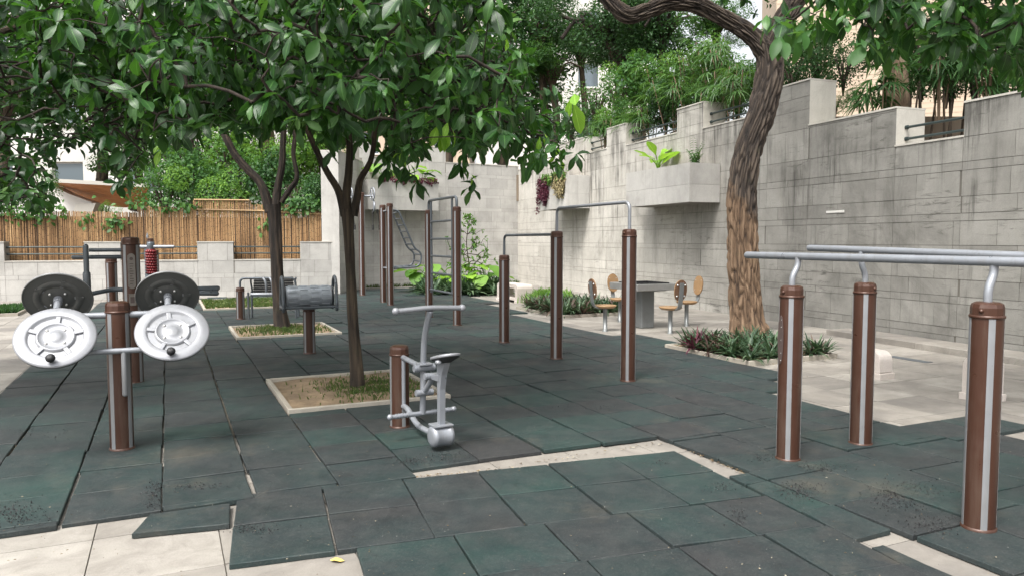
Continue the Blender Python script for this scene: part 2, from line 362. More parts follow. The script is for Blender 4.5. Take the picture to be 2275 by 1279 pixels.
def leaf(name, c0, c1, c2, trans, tmix=0.25, veins=True, rough=0.38, spec=0.5):
    m, nt, b, o = mat(name)
    t = tone(nt); p = pos(nt)
    f = mathn(nt, 'ADD', mathn(nt, 'MULTIPLY', t, 0.75), mathn(nt, 'MULTIPLY', nz(nt, p, 2.0, 3), 0.25))
    f = mathn(nt, 'ADD', f, mathn(nt, 'MULTIPLY', mathn(nt, 'SUBTRACT', orand(nt), 0.5), 0.25))
    c = ramp(nt, f, [(0.2, c0), (0.55, c1), (0.9, c2)])
    if veins:
        uv = N(nt, 'ShaderNodeUVMap'); sx = N(nt, 'ShaderNodeSeparateXYZ'); L(nt, uv.outputs[0], sx.inputs[0])
        ax = mathn(nt, 'ABSOLUTE', mathn(nt, 'SUBTRACT', sx.outputs['X'], 0.5))
        mid = mathn(nt, 'LESS_THAN', ax, 0.028)
        lat = mathn(nt, 'SINE', mathn(nt, 'MULTIPLY', mathn(nt, 'SUBTRACT', sx.outputs['Y'], mathn(nt, 'MULTIPLY', ax, 0.55)), 75))
        lv = mathn(nt, 'GREATER_THAN', lat, 0.86)
        pale = tuple(min(1, x*1.9+0.03) for x in c2)
        c = mix(nt, mathn(nt, 'MULTIPLY', lv, 0.22), c, pale); c = mix(nt, mathn(nt, 'MULTIPLY', mid, 0.6), c, pale)
        bump(nt, b, lat, 0.12, 0.003)
    L(nt, c, b.inputs['Base Color']); b.inputs['Roughness'].default_value = rough; b.inputs['Specular IOR Level'].default_value = spec*0.8
    tr = N(nt, 'ShaderNodeBsdfTranslucent'); L(nt, mix(nt, 0.75, c, trans), tr.inputs[0])
    ms = N(nt, 'ShaderNodeMixShader'); ms.inputs[0].default_value = tmix
    L(nt, b.outputs[0], ms.inputs[1]); L(nt, tr.outputs[0], ms.inputs[2]); L(nt, ms.outputs[0], o.inputs[0]); return m
M_['leaf'] = leaf('glossy_dark_leaf', (0.006, 0.024, 0.007), (0.016, 0.058, 0.014), (0.058, 0.15, 0.028), (0.09, 0.26, 0.02), 0.3)
M_['leaf_small'] = leaf('small_dark_leaf', (0.007, 0.027, 0.008), (0.018, 0.064, 0.015), (0.06, 0.155, 0.028), (0.07, 0.2, 0.02), 0.25, False)
M_['leaf_new'] = leaf('fresh_lime_leaf', (0.12, 0.27, 0.02), (0.19, 0.38, 0.035), (0.27, 0.46, 0.06), (0.3, 0.55, 0.04), 0.4)
M_['bush'] = leaf('shrub_leaf', (0.018, 0.055, 0.014), (0.04, 0.11, 0.026), (0.10, 0.20, 0.045), (0.15, 0.34, 0.04), 0.3, False, 0.5, 0.35)
M_['bush_dark'] = leaf('dark_shrub_leaf', (0.014, 0.042, 0.013), (0.03, 0.085, 0.024), (0.07, 0.15, 0.04), (0.08, 0.2, 0.03), 0.25, False, 0.5, 0.35)
M_['bush_light'] = leaf('light_shrub_leaf', (0.04, 0.105, 0.018), (0.09, 0.20, 0.035), (0.18, 0.32, 0.06), (0.25, 0.45, 0.05), 0.35, False, 0.5, 0.3)
M_['palm'] = leaf('palm_leaf', (0.018, 0.052, 0.013), (0.045, 0.11, 0.025), (0.10, 0.195, 0.05), (0.14, 0.3, 0.04), 0.25, False, 0.35, 0.5)
M_['strap'] = leaf('strap_leaf', (0.022, 0.05, 0.026), (0.055, 0.10, 0.05), (0.13, 0.19, 0.105), (0.1, 0.17, 0.05), 0.15, False, 0.45, 0.4)
M_['dull'] = leaf('reddish_strap_leaf', (0.05, 0.03, 0.025), (0.10, 0.07, 0.055), (0.17, 0.14, 0.11), (0.15, 0.08, 0.05), 0.15, False, 0.55, 0.3)
M_['purple'] = leaf('purple_leaf', (0.03, 0.008, 0.016), (0.08, 0.018, 0.035), (0.15, 0.05, 0.06), (0.2, 0.03, 0.06), 0.2, False, 0.5, 0.3)
M_['dry'] = simple('dry_stalks', (0.22, 0.18, 0.09), 0.9, 0, 0.4, 8)
M_['grass'] = leaf('grass_blade', (0.03, 0.055, 0.018), (0.06, 0.095, 0.028), (0.13, 0.16, 0.05), (0.2, 0.32, 0.04), 0.25, False, 0.6, 0.25)
M_['litter'] = leaf('dry_leaf_litter', (0.07, 0.05, 0.03), (0.2, 0.15, 0.09), (0.42, 0.40, 0.32), (0.3, 0.2, 0.1), 0.1, False, 0.8, 0.1)
M_['yellow'] = simple('yellow_dead_leaf', (0.55, 0.42, 0.12), 0.7, 0, 0.3, 20)

def bamboo():
    m, nt, b, o = mat('weathered_bamboo'); p = pos(nt); t = tone(nt)
    c = ramp(nt, mathn(nt, 'ADD', mathn(nt, 'MULTIPLY', t, 0.7), mathn(nt, 'MULTIPLY', nz(nt, p, 1.2, 4), 0.35)),
             [(0.12, (0.03, 0.018, 0.011)), (0.38, (0.18, 0.10, 0.045)), (0.62, (0.36, 0.215, 0.10)), (0.9, (0.46, 0.32, 0.17))])
    w = N(nt, 'ShaderNodeTexWhiteNoise'); w.noise_dimensions = '1D'; L(nt, t, w.inputs['W'])
    sx = N(nt, 'ShaderNodeSeparateXYZ'); L(nt, p, sx.inputs[0])
    ring = mathn(nt, 'FRACT', mathn(nt, 'ADD', mathn(nt, 'MULTIPLY', sx.outputs['Z'], 4.2), mathn(nt, 'MULTIPLY', w.outputs['Value'], 7)))
    c = mix(nt, mathn(nt, 'MULTIPLY', mathn(nt, 'LESS_THAN', ring, 0.07), 0.7), c, (0.03, 0.02, 0.012))
    L(nt, c, b.inputs['Base Color']); b.inputs['Roughness'].default_value = 0.6; return m
M_['bamboo'] = bamboo()
M_['timber'] = simple('orange_timber', (0.62, 0.27, 0.11), 0.55, 0, 0.35, 2.5, 0.2, 30)
M_['render'] = simple('white_render', (0.56, 0.55, 0.52), 0.85, 0, 0.1, 0.8, 0.1)
M_['beige'] = simple('beige_wall_tile', (0.46, 0.37, 0.28), 0.8, 0, 0.12, 0.9, 0.1)
M_['beige_joint'] = simple('beige_joint', (0.36, 0.28, 0.21), 0.9, 0, 0.1, 1)
M_['concrete'] = simple('plain_concrete', (0.40, 0.38, 0.34), 0.85, 0, 0.2, 1.2, 0.2)
M_['winframe'] = simple('white_window_frame', (0.6, 0.6, 0.58), 0.5, 0, 0.06, 3)
M_['plaster_in'] = simple('dim_room', (0.10, 0.10, 0.11), 0.8, 0, 0.3, 2)
def glass():
    m, nt, b, o = mat('window_glass')
    b.inputs['Base Color'].default_value = (0.10, 0.13, 0.15, 1); b.inputs['Roughness'].default_value = 0.06
    b.inputs['Metallic'].default_value = 0.25; b.inputs['Specular IOR Level'].default_value = 1.0; return m
M_['glass'] = glass()
M_['curtain'] = simple('pale_curtain', (0.45, 0.43, 0.4), 0.9, 0, 0.25, 5)

# ------------------------------------------------------------------ pieces laid by the hundred: the largest 300 in view stay parts, the rest is joined
def lay(parent, name, items, m, rest_name, most=300):
    """items: (centre, size, MB) with MB already in the parent's coordinates; centre in world coordinates."""
    sc = []
    for it in items:
        u, v, d = proj(it[0]); inside = -60 < u < 2335 and -60 < v < 1340 and d > 0.3
        sc.append((it[1] / max(d, 0.3) if inside else 0.0, id(it), it))
    sc.sort(key=lambda q: -q[0])
    seen = [q for q in sc if q[0] > 0][:most]; chosen = {q[1] for q in seen}
    for q in seen:
        it = q[2]; it[2].build(name, it[3] if len(it) > 3 else m, parent)
    rest = [it for it in items if id(it) not in chosen]
    groups = {}
    for it in rest: groups.setdefault(id(it[3]) if len(it) > 3 else 0, []).append(it)
    for g in groups.values():
        mb = MB()
        for it in g: mb.add(it[2].v, it[2].f, 0, it[2].t[0])
        mb.build(rest_name, g[0][3] if len(g[0]) > 3 else m, parent, kind='stuff')

def inside(poly, x, y):
    r = False; n = len(poly)
    for i in range(n):
        x1, y1 = poly[i][0], poly[i][1]; x2, y2 = poly[(i+1) % n][0], poly[(i+1) % n][1]
        if (y1 > y) != (y2 > y) and x < (x2-x1)*(y-y1)/(y2-y1)+x1: r = not r
    return r
def clip(poly, a, b, c):                                  # keep a*x+b*y >= c
    out = []; n = len(poly)
    for i in range(n):
        p, q = poly[i], poly[(i+1) % n]; fp = a*p[0]+b*p[1]-c; fq = a*q[0]+b*q[1]-c
        if fp >= 0: out.append(p)
        if (fp >= 0) != (fq >= 0):
            t = fp/(fp-fq); out.append((p[0]+(q[0]-p[0])*t, p[1]+(q[1]-p[1])*t))
    return out
def area(poly): return abs(sum(poly[i][0]*poly[(i+1)%len(poly)][1]-poly[(i+1)%len(poly)][0]*poly[i][1] for i in range(len(poly))))/2
def ab(p, th=TH): return (p[0]*math.cos(th)+p[1]*math.sin(th), -p[0]*math.sin(th)+p[1]*math.cos(th))
def xy(a, b, th=TH): return (a*math.cos(th)-b*math.sin(th), a*math.sin(th)+b*math.cos(th))

# beds: origin (nearest left corner), width along A, depth along B
BEDS = {'bed1': ((-1.98, 6.45), 1.53, 1.64), 'bed2': ((-4.25, 11.33), 1.62, 1.72), 'bed3': ((2.94, 9.07), 1.52, 1.72),
        'bed4': ((1.02, 14.79), 1.7, 2.2), 'bed6': ((-6.75, 16.1), 2.3, 2.9), 'bed7': ((-11.6, 14.6), 1.5, 1.7)}
def bed_rect(k, grow=0.0):
    (x, y), w, d = BEDS[k]; a, b = ab((x, y)); return (a-grow, a+w+grow, b-grow, b+d+grow)

# ------------------------------------------------------------------ ground
rng = random.Random(5)
mb = MB(); mb.add([(-90, -12, -0.06), (90, -12, -0.06), (90, 140, -0.06), (-90, 140, -0.06)], [(0, 1, 2, 3)])
mb.build('ground', M_['ground'], kind='structure')
RUB = [tuple(G(*q)[:2]) for q in [(-333, 1400), (-333, 1108), (0, 832), (75, 780), (203, 692), (228, 670), (470, 661), (625, 655), (800, 643), (940, 639),
       (1040, 652), (1150, 695), (1360, 738), (1510, 768), (1725, 828), (1660, 842), (1955, 925), (2160, 921), (2275, 968), (2700, 1130)]] + [(3.6, 1.5), (2.0, 1.0), (-2.5, 1.0)]
WO, WD = Vector((0.22, 27.36, 0)), Vector((0.3482, -0.9374, 0)).normalized()       # right wall: origin at the corner, direction
LO_, LD = Vector((-13.3, 18.95, 0)), Vector((0.962, 0.272, 0)).normalized()        # low wall
MO, MD = Vector((-4.9, 24.4, 0)), Vector((0.866, 0.5, 0)).normalized()             # wall at the back
def in_yard(x, y, m=0.3):
    p = Vector((x, y, 0)); yR = WD.cross(Vector((0, 0, 1)))                         # signed distances
    if (p-WO).dot(Vector((0.9374, 0.3482, 0))) > m: return False
    if x < -4.9 and (p-LO_).dot(Vector((-0.272, 0.962, 0))) > m: return False
    if (p-MO).dot(Vector((-0.5, 0.866, 0))) > m: return False
    return True
pave = MB(); pave.prism([(-22, 0.3), (9.5, 0.3), (9.5, 6), (0.6, 27.4), (-5.0, 24.6), (-5.2, 21.6), (-22, 17)], -0.055, -0.012)
pv = pave.build('pavement', M_['joint'], kind='structure')
items = []
for i in range(-45, 40):
    off = 0.3 if i % 2 else 0.0
    for j in range(0, 60):
        a0, b0 = i*0.6+0.21, j*0.6+0.12 + off*0
        x, y = xy(a0+0.3, b0+0.3)
        if y < 1.2 or not in_yard(x, y, 0.25) or abs(x) > y*0.82+2.5: continue
        if y > 6 and inside(RUB, x, y):                    # fully hidden below the rubber
            if all(inside(RUB, *xy(a0+0.3+dx, b0+0.3+dy)) for dx in (-0.7, 0.7) for dy in (-0.7, 0.7)): continue
        poly = [xy(a0+0.003, b0+0.003), xy(a0+0.597, b0+0.003), xy(a0+0.597, b0+0.597), xy(a0+0.003, b0+0.597)]
        m = MB(); m.prism(poly, -0.012, rng.uniform(-0.0012, 0.0012), 0, rng.random())
        items.append(((x, y, 0), 0.6, m))
lay(pv, 'paving_slab', items, M_['paving'], 'far_paving_slabs')

# ------------------------------------------------------------------ rubber tiles
fl = link('rubber_flooring', None, kind='structure', loc=(0, 0, 0))
items = []
HOLES25 = [bed_rect(k, 0.012) for k in ('bed1', 'bed2', 'bed3', 'bed4', 'bed6')]
_g0 = ab(G(1915, 1190)); _g1 = ab(G(1985, 1173))
HOLES25.append((_g0[0], _g1[0]+0.01, _g0[1]-1.6, (_g0[1]+_g1[1])/2))
def cut_holes(r, holes):
    """r = a0,a1,b0,b1; keep the largest piece left by each hole"""
    for h in holes:
        a0, a1, b0, b1 = r
        if a1 <= h[0] or a0 >= h[1] or b1 <= h[2] or b0 >= h[3]: continue
        c = [(a0, min(a1, h[0]), b0, b1), (max(a0, h[1]), a1, b0, b1), (a0, a1, b0, min(b1, h[2])), (a0, a1, max(b0, h[3]), b1)]
        c = [q for q in c if q[1]-q[0] > 0.03 and q[3]-q[2] > 0.03]
        if not c: return None
        r = max(c, key=lambda q: (q[1]-q[0])*(q[3]-q[2]))
    return r
def tile(poly, lift=None, amp=1.0):
    if len(poly) < 3 or area(poly) < 0.012: return
    cx = sum(p[0] for p in poly)/len(poly); cy = sum(p[1] for p in poly)/len(poly)
    rot = rng.gauss(0, 0.0045)*amp; tx, ty = rng.gauss(0, 0.006)*amp, rng.gauss(0, 0.006)*amp
    up = rng.choice([0, 0.001, 0.002, 0.003, 0.006]) if lift is None else lift
    if rng.random() < 0.08: tx *= 2.6; ty *= 2.6; up += 0.004
    sx, sy = rng.gauss(0, 0.003)*amp, rng.gauss(0, 0.003)*amp
    P = [((p[0]-cx)*math.cos(rot)-(p[1]-cy)*math.sin(rot)+cx+sx, (p[0]-cx)*math.sin(rot)+(p[1]-cy)*math.cos(rot)+cy+sy) for p in poly]
    n = len(P)
    # wavy cut edge: two extra points along every side, worn corners
    Q = []
    for i in range(n):
        p, q = Vector(P[i]), Vector(P[(i+1) % n]); d = q-p; ln = d.length
        if ln < 0.02: Q.append(p); continue
        nn = Vector((-d.y, d.x))/ln
        Q.append(p + d*min(0.03, 0.004/ln) + nn*0.002*rng.random())
        for t in (0.25, 0.5, 0.75): Q.append(p + d*t + nn*rng.uniform(-0.0005, 0.0035))
        Q.append(q - d*min(0.03, 0.004/ln) + nn*0.002*rng.random())
    c = Vector((cx, cy)); n = len(Q)
    zt = lambda p, e=0.0: 0.028 + up + tx*(p.x-cx) + ty*(p.y-cy) + e
    bot = [(p.x, p.y, max(0.0018, zt(p)-0.028)) for p in Q]
    mid = [(p.x, p.y, zt(p)-0.004) for p in Q]
    ins = [c + (p-c)*(1-0.005/max((p-c).length, 0.02)) for p in Q]
    top = [(p.x, p.y, zt(p)) for p in ins]
    cz = zt(c, rng.uniform(-0.001, 0.0025))
    m = MB(); f = [(i, (i+1) % n, n+(i+1) % n, n+i) for i in range(n)] + [(n+i, n+(i+1) % n, 2*n+(i+1) % n, 2*n+i) for i in range(n)]
    f += [(2*n+i, 2*n+(i+1) % n, 3*n) for i in range(n)]
    m.add(bot+mid+top+[(cx, cy, cz)], f, 0, rng.random())
    items.append(((cx, cy, 0.03), math.sqrt(area(poly)), m))
B0 = 4.56
def b_edge(a): return B0 if a > 3.46 else 4.66 if a > 1.4 else 4.535
TH2 = math.radians(18.4); RO = (0.40, 4.50)
def ab2(p): return ab((p[0]-RO[0], p[1]-RO[1]), TH2)
def xy2(a, b): q = xy(a, b, TH2); return (q[0]+RO[0], q[1]+RO[1])
n2 = (math.cos(TH2), math.sin(TH2)); c2 = n2[0]*RO[0]+n2[1]*RO[1] + 1.03
GAPA = 3.455; BM = 3.68
for i in range(-18, 22):
    a0 = 0.93 + i*0.5; gw = rng.choice([0.004, 0.005, 0.006, 0.010, 0.015]); sh = rng.choice([0, 0.02, 0.05, 0.10, 0.18, 0.25]); 
    for j in range(-10, 50):
        b0 = sh + j*0.5
        r = (a0+0.0015+gw, a0+0.4975, b0+0.004+rng.choice([0, 0, 0.002, 0.005]), b0+0.4965)
        ca, cb = (r[0]+r[1])/2, (r[2]+r[3])/2
        x, y = xy(ca, cb)
        if y < 1.4 or not inside(RUB, x, y) or abs(x) > 0.8*y+1.6: continue
        for part in (0, 1, 2):
            q = list(r)
            if part == 0: q[2] = max(q[2], b_edge(ca))                                  # left and far region
            elif part == 1: q[3] = min(q[3], B0); q[2] = max(q[2], BM); q[0] = max(q[0], GAPA)
            else: q[3] = min(q[3], BM)
            if q[1]-q[0] < 0.05 or q[3]-q[2] < 0.05: continue
            q = cut_holes(tuple(q), HOLES25)
            if not q: continue
            poly = [xy(q[0], q[2]), xy(q[1], q[2]), xy(q[1], q[3]), xy(q[0], q[3])]
            if part == 0 and q[2] <= B0+0.3 and -1.67 < poly[0][0] < 1.3: pass
            if part: poly = clip(poly, n2[0], n2[1], c2)
            elif 1.4 < ca < 1.95 and q[2] < 4.7:          # the torn corner next to the rider machine
                e0, e1 = G(935, 1052), G(878, 1018); poly = clip(poly, -(e1.y-e0.y), e1.x-e0.x, -(e1.y-e0.y)*e0.x+(e1.x-e0.x)*e0.y) if area(clip(poly, -(e1.y-e0.y), e1.x-e0.x, -(e1.y-e0.y)*e0.x+(e1.x-e0.x)*e0.y)) > area(poly)*0.5 else clip(poly, (e1.y-e0.y), -(e1.x-e0.x), (e1.y-e0.y)*e0.x-(e1.x-e0.x)*e0.y)
            tile(poly)
for i in range(-4, 2):
    sh = [0, 0, 0, 0, 0, 0][i+4]
    for j in range(-8, 1):
        a0, b0 = i*0.5, j*0.5 + (0.0 if j > -3 else 0.0)
        if j < -1: a0 += 0.09 if j == -2 else 0.12
        if i == -4 and j < -1: continue
        poly = [xy2(a0+0.004, b0+0.004), xy2(a0+0.496, b0+0.004), xy2(a0+0.496, b0+0.496), xy2(a0+0.004, b0+0.496)]
        poly = clip(poly, -n2[0], -n2[1], -c2+0.01)
        tile(poly, amp=0.8)
    if i == -4: continue
tile([tuple(G(*q)[:2]) for q in [(289, 1186), (508, 1164), (511, 1119), (330, 1143)]], 0.006)
lay(fl, 'rubber_tile', items, M_['rubber'], 'far_rubber_tiles')

# crumbs of torn rubber, and dry litter in the joints
def scatter(name, label, cat, pts, mk, m, seed):
    r = random.Random(seed); mb = MB()
    for p in pts: mk(mb, p, r)
    return mb.build(name, m, kind='stuff', label=label, cat=cat)
def crumb(mb, p, r):
    s = r.uniform(0.0018, 0.0056); M = Matrix.Translation(p) @ Quaternion((r.random(), r.random(), r.random()), r.uniform(0, 6)).to_matrix().to_4x4()
    mb.add([(-s, -s*.6, 0), (s, -s*.5, 0), (0, s, 0), (0, 0, s*1.1)], [(0, 1, 2), (0, 1, 3), (1, 2, 3), (2, 0, 3)], 0, r.random(), M)
def flake(mb, p, r):
    s = r.uniform(0.003, 0.0075) if p.z > 0.03 else r.uniform(0.005, 0.016); M = Matrix.Translation(p) @ Matrix.Rotation(r.uniform(0, 6), 4, 'Z') @ Matrix.Rotation(r.gauss(0, 0.35), 4, 'X')
    mb.add([(-s, 0, 0), (-s*.3, s*.5, .002), (s, s*.1, 0), (s*.2, -s*.5, .002)], [(0, 1, 2, 3)], 0, r.random(), M)
pts = []
for (u, v, su, sv, n) in [(2010, 1098, 55, 22, 900), (1775, 1088, 32, 14, 420), (2075, 1165, 40, 14, 300), (1820, 1037, 36, 8, 220), (560, 1172, 40, 9, 200),
                          (40, 1140, 45, 18, 380), (340, 1098, 14, 22, 260), (440, 1078, 50, 6, 140), (1640, 1140, 18, 14, 130), (1690, 1015, 20, 6, 110), (915, 1022, 30, 7, 260),
                          (985, 1012, 40, 10, 200), (1300, 905, 60, 8, 120), (1200, 770, 60, 8, 160), (120, 960, 60, 10, 120), (1605, 1080, 24, 8, 90), (1470, 1027, 14, 8, 60)]:
    for _ in range(n): (pts.append(G(rng.gauss(u, su*0.8), rng.gauss(v, sv*0.8), 0.0395)) if rng.random() < 0.7 else None)
scatter('rubber_crumbs', 'loose black crumbs of torn rubber strewn over the green tiles', 'rubber crumbs', pts, crumb, M_['crumb'], 3)
pts = []
def along(u0, v0, u1, v1, n, w=3, z=0.012):
    for _ in range(n):
        t = rng.random(); pts.append(G(u0+(u1-u0)*t+rng.gauss(0, w), v0+(v1-v0)*t+rng.gauss(0, w*0.5), z))
for q in [(205, 880, 160, 1010, 120), (600, 860, 705, 1020, 60), (238, 800, 196, 880, 50), (196, 880, 160, 1000, 90), (160, 1000, 140, 1090, 70), (466, 860, 540, 1100, 90), (641, 920, 709, 1030, 80), (725, 1080, 775, 1076, 40), (455, 1125, 500, 1122, 40),
          (895, 1060, 1060, 1046, 40), (1060, 1046, 1480, 980, 60), (1480, 975, 1660, 1052, 110), (1690, 1195, 1850, 1279, 130), (1352, 1148, 1530, 1125, 60), (1200, 1168, 1352, 1148, 50),
          (1940, 1040, 2035, 1056, 60), (1650, 920, 1730, 960, 40), (1870, 1160, 1990, 1170, 40), (1900, 1279, 1960, 1262, 60), (905, 820, 955, 870, 10), (1665, 812, 1870, 796, 60), (600, 850, 640, 920, 30),
          (770, 905, 860, 895, 40), (100, 900, 20, 1010, 60), (1130, 1210, 1200, 1240, 6), (1240, 860, 1320, 900, 20)]: along(*q)
for _ in range(330): 
    u, v = rng.uniform(0, 2275), 660 + (rng.random()**0.6)*620; pts.append(G(u, v, 0.0405))
for _ in range(140): pts.append(G(rng.gauss(1700, 260), rng.gauss(800, 40), 0.0405))
scatter('leaf_litter', 'dry leaf scraps and petals lying in the joints of the paving', 'leaf litter', pts, flake, M_['litter'], 4)

# ------------------------------------------------------------------ stone walls
PAT = [0.35, 0.12, 0.37, 0.24, 0.11]
def stone_wall(root, orig, rotz, sections, top_ref, mats, x_from, x_to, seed, thick=0.42, body_mat=None, blen=0.62, split=None):
    """sections: (s0, s1, top z). local x runs along the wall, local y into it."""
    r = random.Random(seed); R = Matrix.Translation(orig) @ Matrix.Rotation(rotz, 4, 'Z')
    body = MB(); bms = [body_mat, M_['mortar_pale']]
    for (s0, s1, t) in sections:
        if body_mat is M_['mortar'] and s0 < 11.0 < s1: body.box(s0, 11.0, 0.009, thick, -0.05, t, 1); body.box(11.0, s1, 0.009, thick, -0.05, t, 0)
        else: body.box(s0, s1, 0.009, thick, -0.05, t, 1 if body_mat is M_['mortar'] and s1 <= 11.0 else 0)
        m = MB(); m.box(s0-0.006, s1+0.006, -0.014, thick+0.012, t, t+0.028, 0, r.random()); m.build('coping', M_['coping'], root)
    body.build('wall_core', bms, root)
    # courses, counted down from the reference sill
    zs = []; z = top_ref; k = 0
    while z > -0.02:
        h = PAT[k % 5]; zs.append((max(z-h, -0.03), z, k % 5)); z -= h; k += 1
    up = []; z = top_ref; k = 0
    tmax = max(s[2] for s in sections)
    for h in (0.56, 0.35, 0.23, 0.34, 0.3):
        if z >= tmax-0.02: break
        up.append((z, z+h, 0)); z += h
    its = []
    for (z0, z1, kk) in zs + up:
        L0 = blen*1.5 if kk in (1, 4) else blen*(1.0 if kk != 3 else 1.15)
        s = x_from - r.random()*L0
        while s < x_to:
            ln = L0*r.uniform(0.86, 1.14); e = s+ln
            for (s0, s1, t) in sections:
                a, b = max(s, s0), min(e, s1); zz1 = min(z1, t)
                if b-a < 0.04 or zz1-z0 < 0.03: continue
                g = 0.004; m = MB(); pr = r.uniform(-0.003, 0.003)
                gz = 0.0046 if body_mat is M_['mortar'] else 0.0028
                m.box(a+g*0.8, b-g*0.8, pr, 0.02, z0+gz, zz1-gz*0.6, 0, r.random())
                w = R @ Vector(((a+b)/2, 0, (z0+zz1)/2))
                mm = mats(((a+b)/2), r)
                its.append((w, math.sqrt((b-a)*(zz1-z0)), m, mm))
            s = e
    lay(root, 'stone_block', its, None, 'far_stone_blocks')
def rails(root, s0, s1, zs, y=0.22, r=0.021):
    for z in zs:
        m = MB(); m.tube([(s0-0.05, y, z), (s1+0.05, y, z)], r, 10)
        for s in (s0+0.03, s1-0.03): m.tube([(s-0.02, y, z), (s+0.02, y, z)], r*1.6, 10)
        m.build('rail', M_['darkrail'], root)

rotR = math.atan2(WD.y, WD.x)
rw = thing('retaining_wall', 'tall weathered grey stone wall with dark rain stains along the right side', 'stone wall', WO, rotR)
def su(u):                                                # distance along the right wall at a photo column
    k = (u-1137.5)/FOC; return (27.36 - 10.385/(k+0.3713))/0.9374
SEC = [(-0.42, su(1240), 4.12), (su(1240), su(1300), 4.6), (su(1300), su(1346), 4.1), (su(1346), su(1388), 4.64), (su(1388), su(1500), 4.06), (su(1500), su(1557), 4.6),
       (su(1557), su(1700), 4.02), (su(1700), su(1790), 4.44), (su(1790), su(1981), 3.62), (su(1981), su(2130), 3.02), (su(2130), su(2130)+1.9, 3.5), (su(2130)+1.9, su(2130)+3.2, 3.02), (su(2130)+3.2, 24.5, 3.5)]
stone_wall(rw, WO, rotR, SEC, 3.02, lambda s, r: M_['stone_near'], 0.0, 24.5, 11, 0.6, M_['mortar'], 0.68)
for (a, b, z) in ((su(1300), su(1346), 4.1), (su(1388), su(1500), 4.06), (su(1557), su(1700), 4.02), (su(1981), su(2130), 3.02)):
    rails(rw, a, b, (z+0.16, z+0.34) if z > 3.5 else (z+0.13, z+0.31), 0.2)
# pale facing of the block ends that look toward the camera
for (s, z0, z1) in ((su(1300), 4.1, 4.6), (su(1388), 4.09, 4.64), (su(1557), 4.05, 4.6), (su(1790), 3.65, 4.44), (su(1981), 3.05, 3.62)):
    m = MB(); m.box(s, s+0.008, 0.004, 0.596, z0, z1-0.005, 0, 0.8); m.build('end_slab', M_['coping'], rw)
sg = MB(); s_ = su(1853); sg.box(s_-0.2, s_+0.2, -0.012, 0.004, 2.03, 2.07)
sg.build('small_plate', M_['render'], rw, label='small blank white plate fixed on the stained stone wall')
bw = thing('wall_block', 'pale plastered block with a small grey vent behind the gap in the right wall', 'wall block', WO, rotR)
m = MB(); m.box(su(2035), su(2135)+1.0, 1.3, 1.7, 2.6, 3.78); m.build('block', M_['coping'], bw)
m = MB(); m.box(su(2084), su(2105), 1.285, 1.299, 3.28, 3.4); m.build('vent', M_['steel'], bw)

rotM = math.atan2(MD.y, MD.x)
mw = thing('back_wall', 'pale stone wall closing the far end of the yard', 'stone wall', MO, rotM)
stone_wall(mw, MO, rotM, [(-0.35, 0.35, 4.75), (0.35, 2.25, 4.3), (2.25, 3.0, 4.75), (3.0, 5.93, 4.25)], 4.25, lambda s, r: M_['stone_low'], 0.0, 5.9, 12, 0.4, M_['mortar_pale'])
sw = thing('side_wall', 'pale stone pier wall at the right end of the bamboo screen', 'stone wall', (-4.96, 21.25, 0), math.radians(89))
stone_wall(sw, Vector((-4.96, 21.25, 0)), math.radians(89), [(0.0, 3.16, 4.1)], 4.1, lambda s, r: M_['stone_low'], 0.0, 3.1, 13, 0.5, M_['mortar_pale'])
m = MB(); m.box(-0.011, -0.002, -0.004, 0.5, 0, 4.1, 0, 0.7); m.build('end_slab', M_['stone_low'], sw)

rotL = math.atan2(LD.y, LD.x)
lw = thing('low_wall', 'low pale stone wall with railed gaps below the bamboo screen', 'low wall', LO_, rotL)
LSEC = [(-4.5, -3.6, 1.5), (-3.6, -2.6, 1.0), (-2.6, 0.24, 1.0), (0.24, 2.08, 1.0), (2.08, 2.96, 1.5), (2.96, 4.85, 1.0), (4.85, 5.78, 1.5), (5.78, 7.56, 1.0), (7.56, 8.60, 1.5)]
LSEC[2] = (-2.6, -0.6, 1.0); LSEC.insert(3, (-0.6, 0.24, 1.5))
stone_wall(lw, LO_, rotL, LSEC, 1.0, lambda s, r: M_['stone_low'], -4.5, 8.6, 14, 0.36, M_['mortar_pale'], 0.56)
for a, b in ((-3.6, -0.6), (0.24, 2.08), (2.96, 4.85), (5.78, 7.56)): rails(lw, a, b, (1.2, 1.38), 0.15, 0.02)

# bamboo screen
bf = thing('bamboo_screen', 'weathered brown bamboo cane screen standing behind the low wall', 'bamboo fence', LO_, rotL)
r = random.Random(21)
for (s0, s1, z) in ((-4.6, 0.6, 2.27), (0.6, 3.3, 2.33), (3.3, 4.72, 2.48), (4.72, 6.25, 2.68), (6.25, 8.36, 2.58)):
    mb = MB(); s = s0
    base = r.random()*0.2
    while s < s1:
        rr = r.uniform(0.010, 0.0145); patch = noise.noise(Vector((s*1.7, 3.1, 0)))*0.5+0.5
        t = min(1, max(0, base + 0.15 + patch*0.6 + r.gauss(0, 0.17)))
        if r.random() < 0.04: t = 0.0
        lean = r.gauss(0, 0.006)
        mb.tube([(s, 0.5+r.uniform(-.008, .008), 0.85), (s+lean, 0.5+r.uniform(-.01, .01), z+r.gauss(0, 0.012))], rr, 6, 0, t)
        s += rr*2.05
    mb.build('bamboo_panel', M_['bamboo'], bf)
m = MB(); m.box(-4.6, 8.36, 0.53, 0.55, 0.85, 2.2); m.build('backing_sheet', M_['bark_dark'], bf)
for pts_ in ([(4.8, 0.47, 2.42), (6.5, 0.465, 2.40), (8.3, 0.47, 2.31)], [(4.74, 0.47, 2.69), (6.2, 0.47, 2.695)]):
    m = MB(); m.tube(pts_, 0.02, 8, 0, 0.8); m.build('cross_pole', M_['bamboo'], bf)

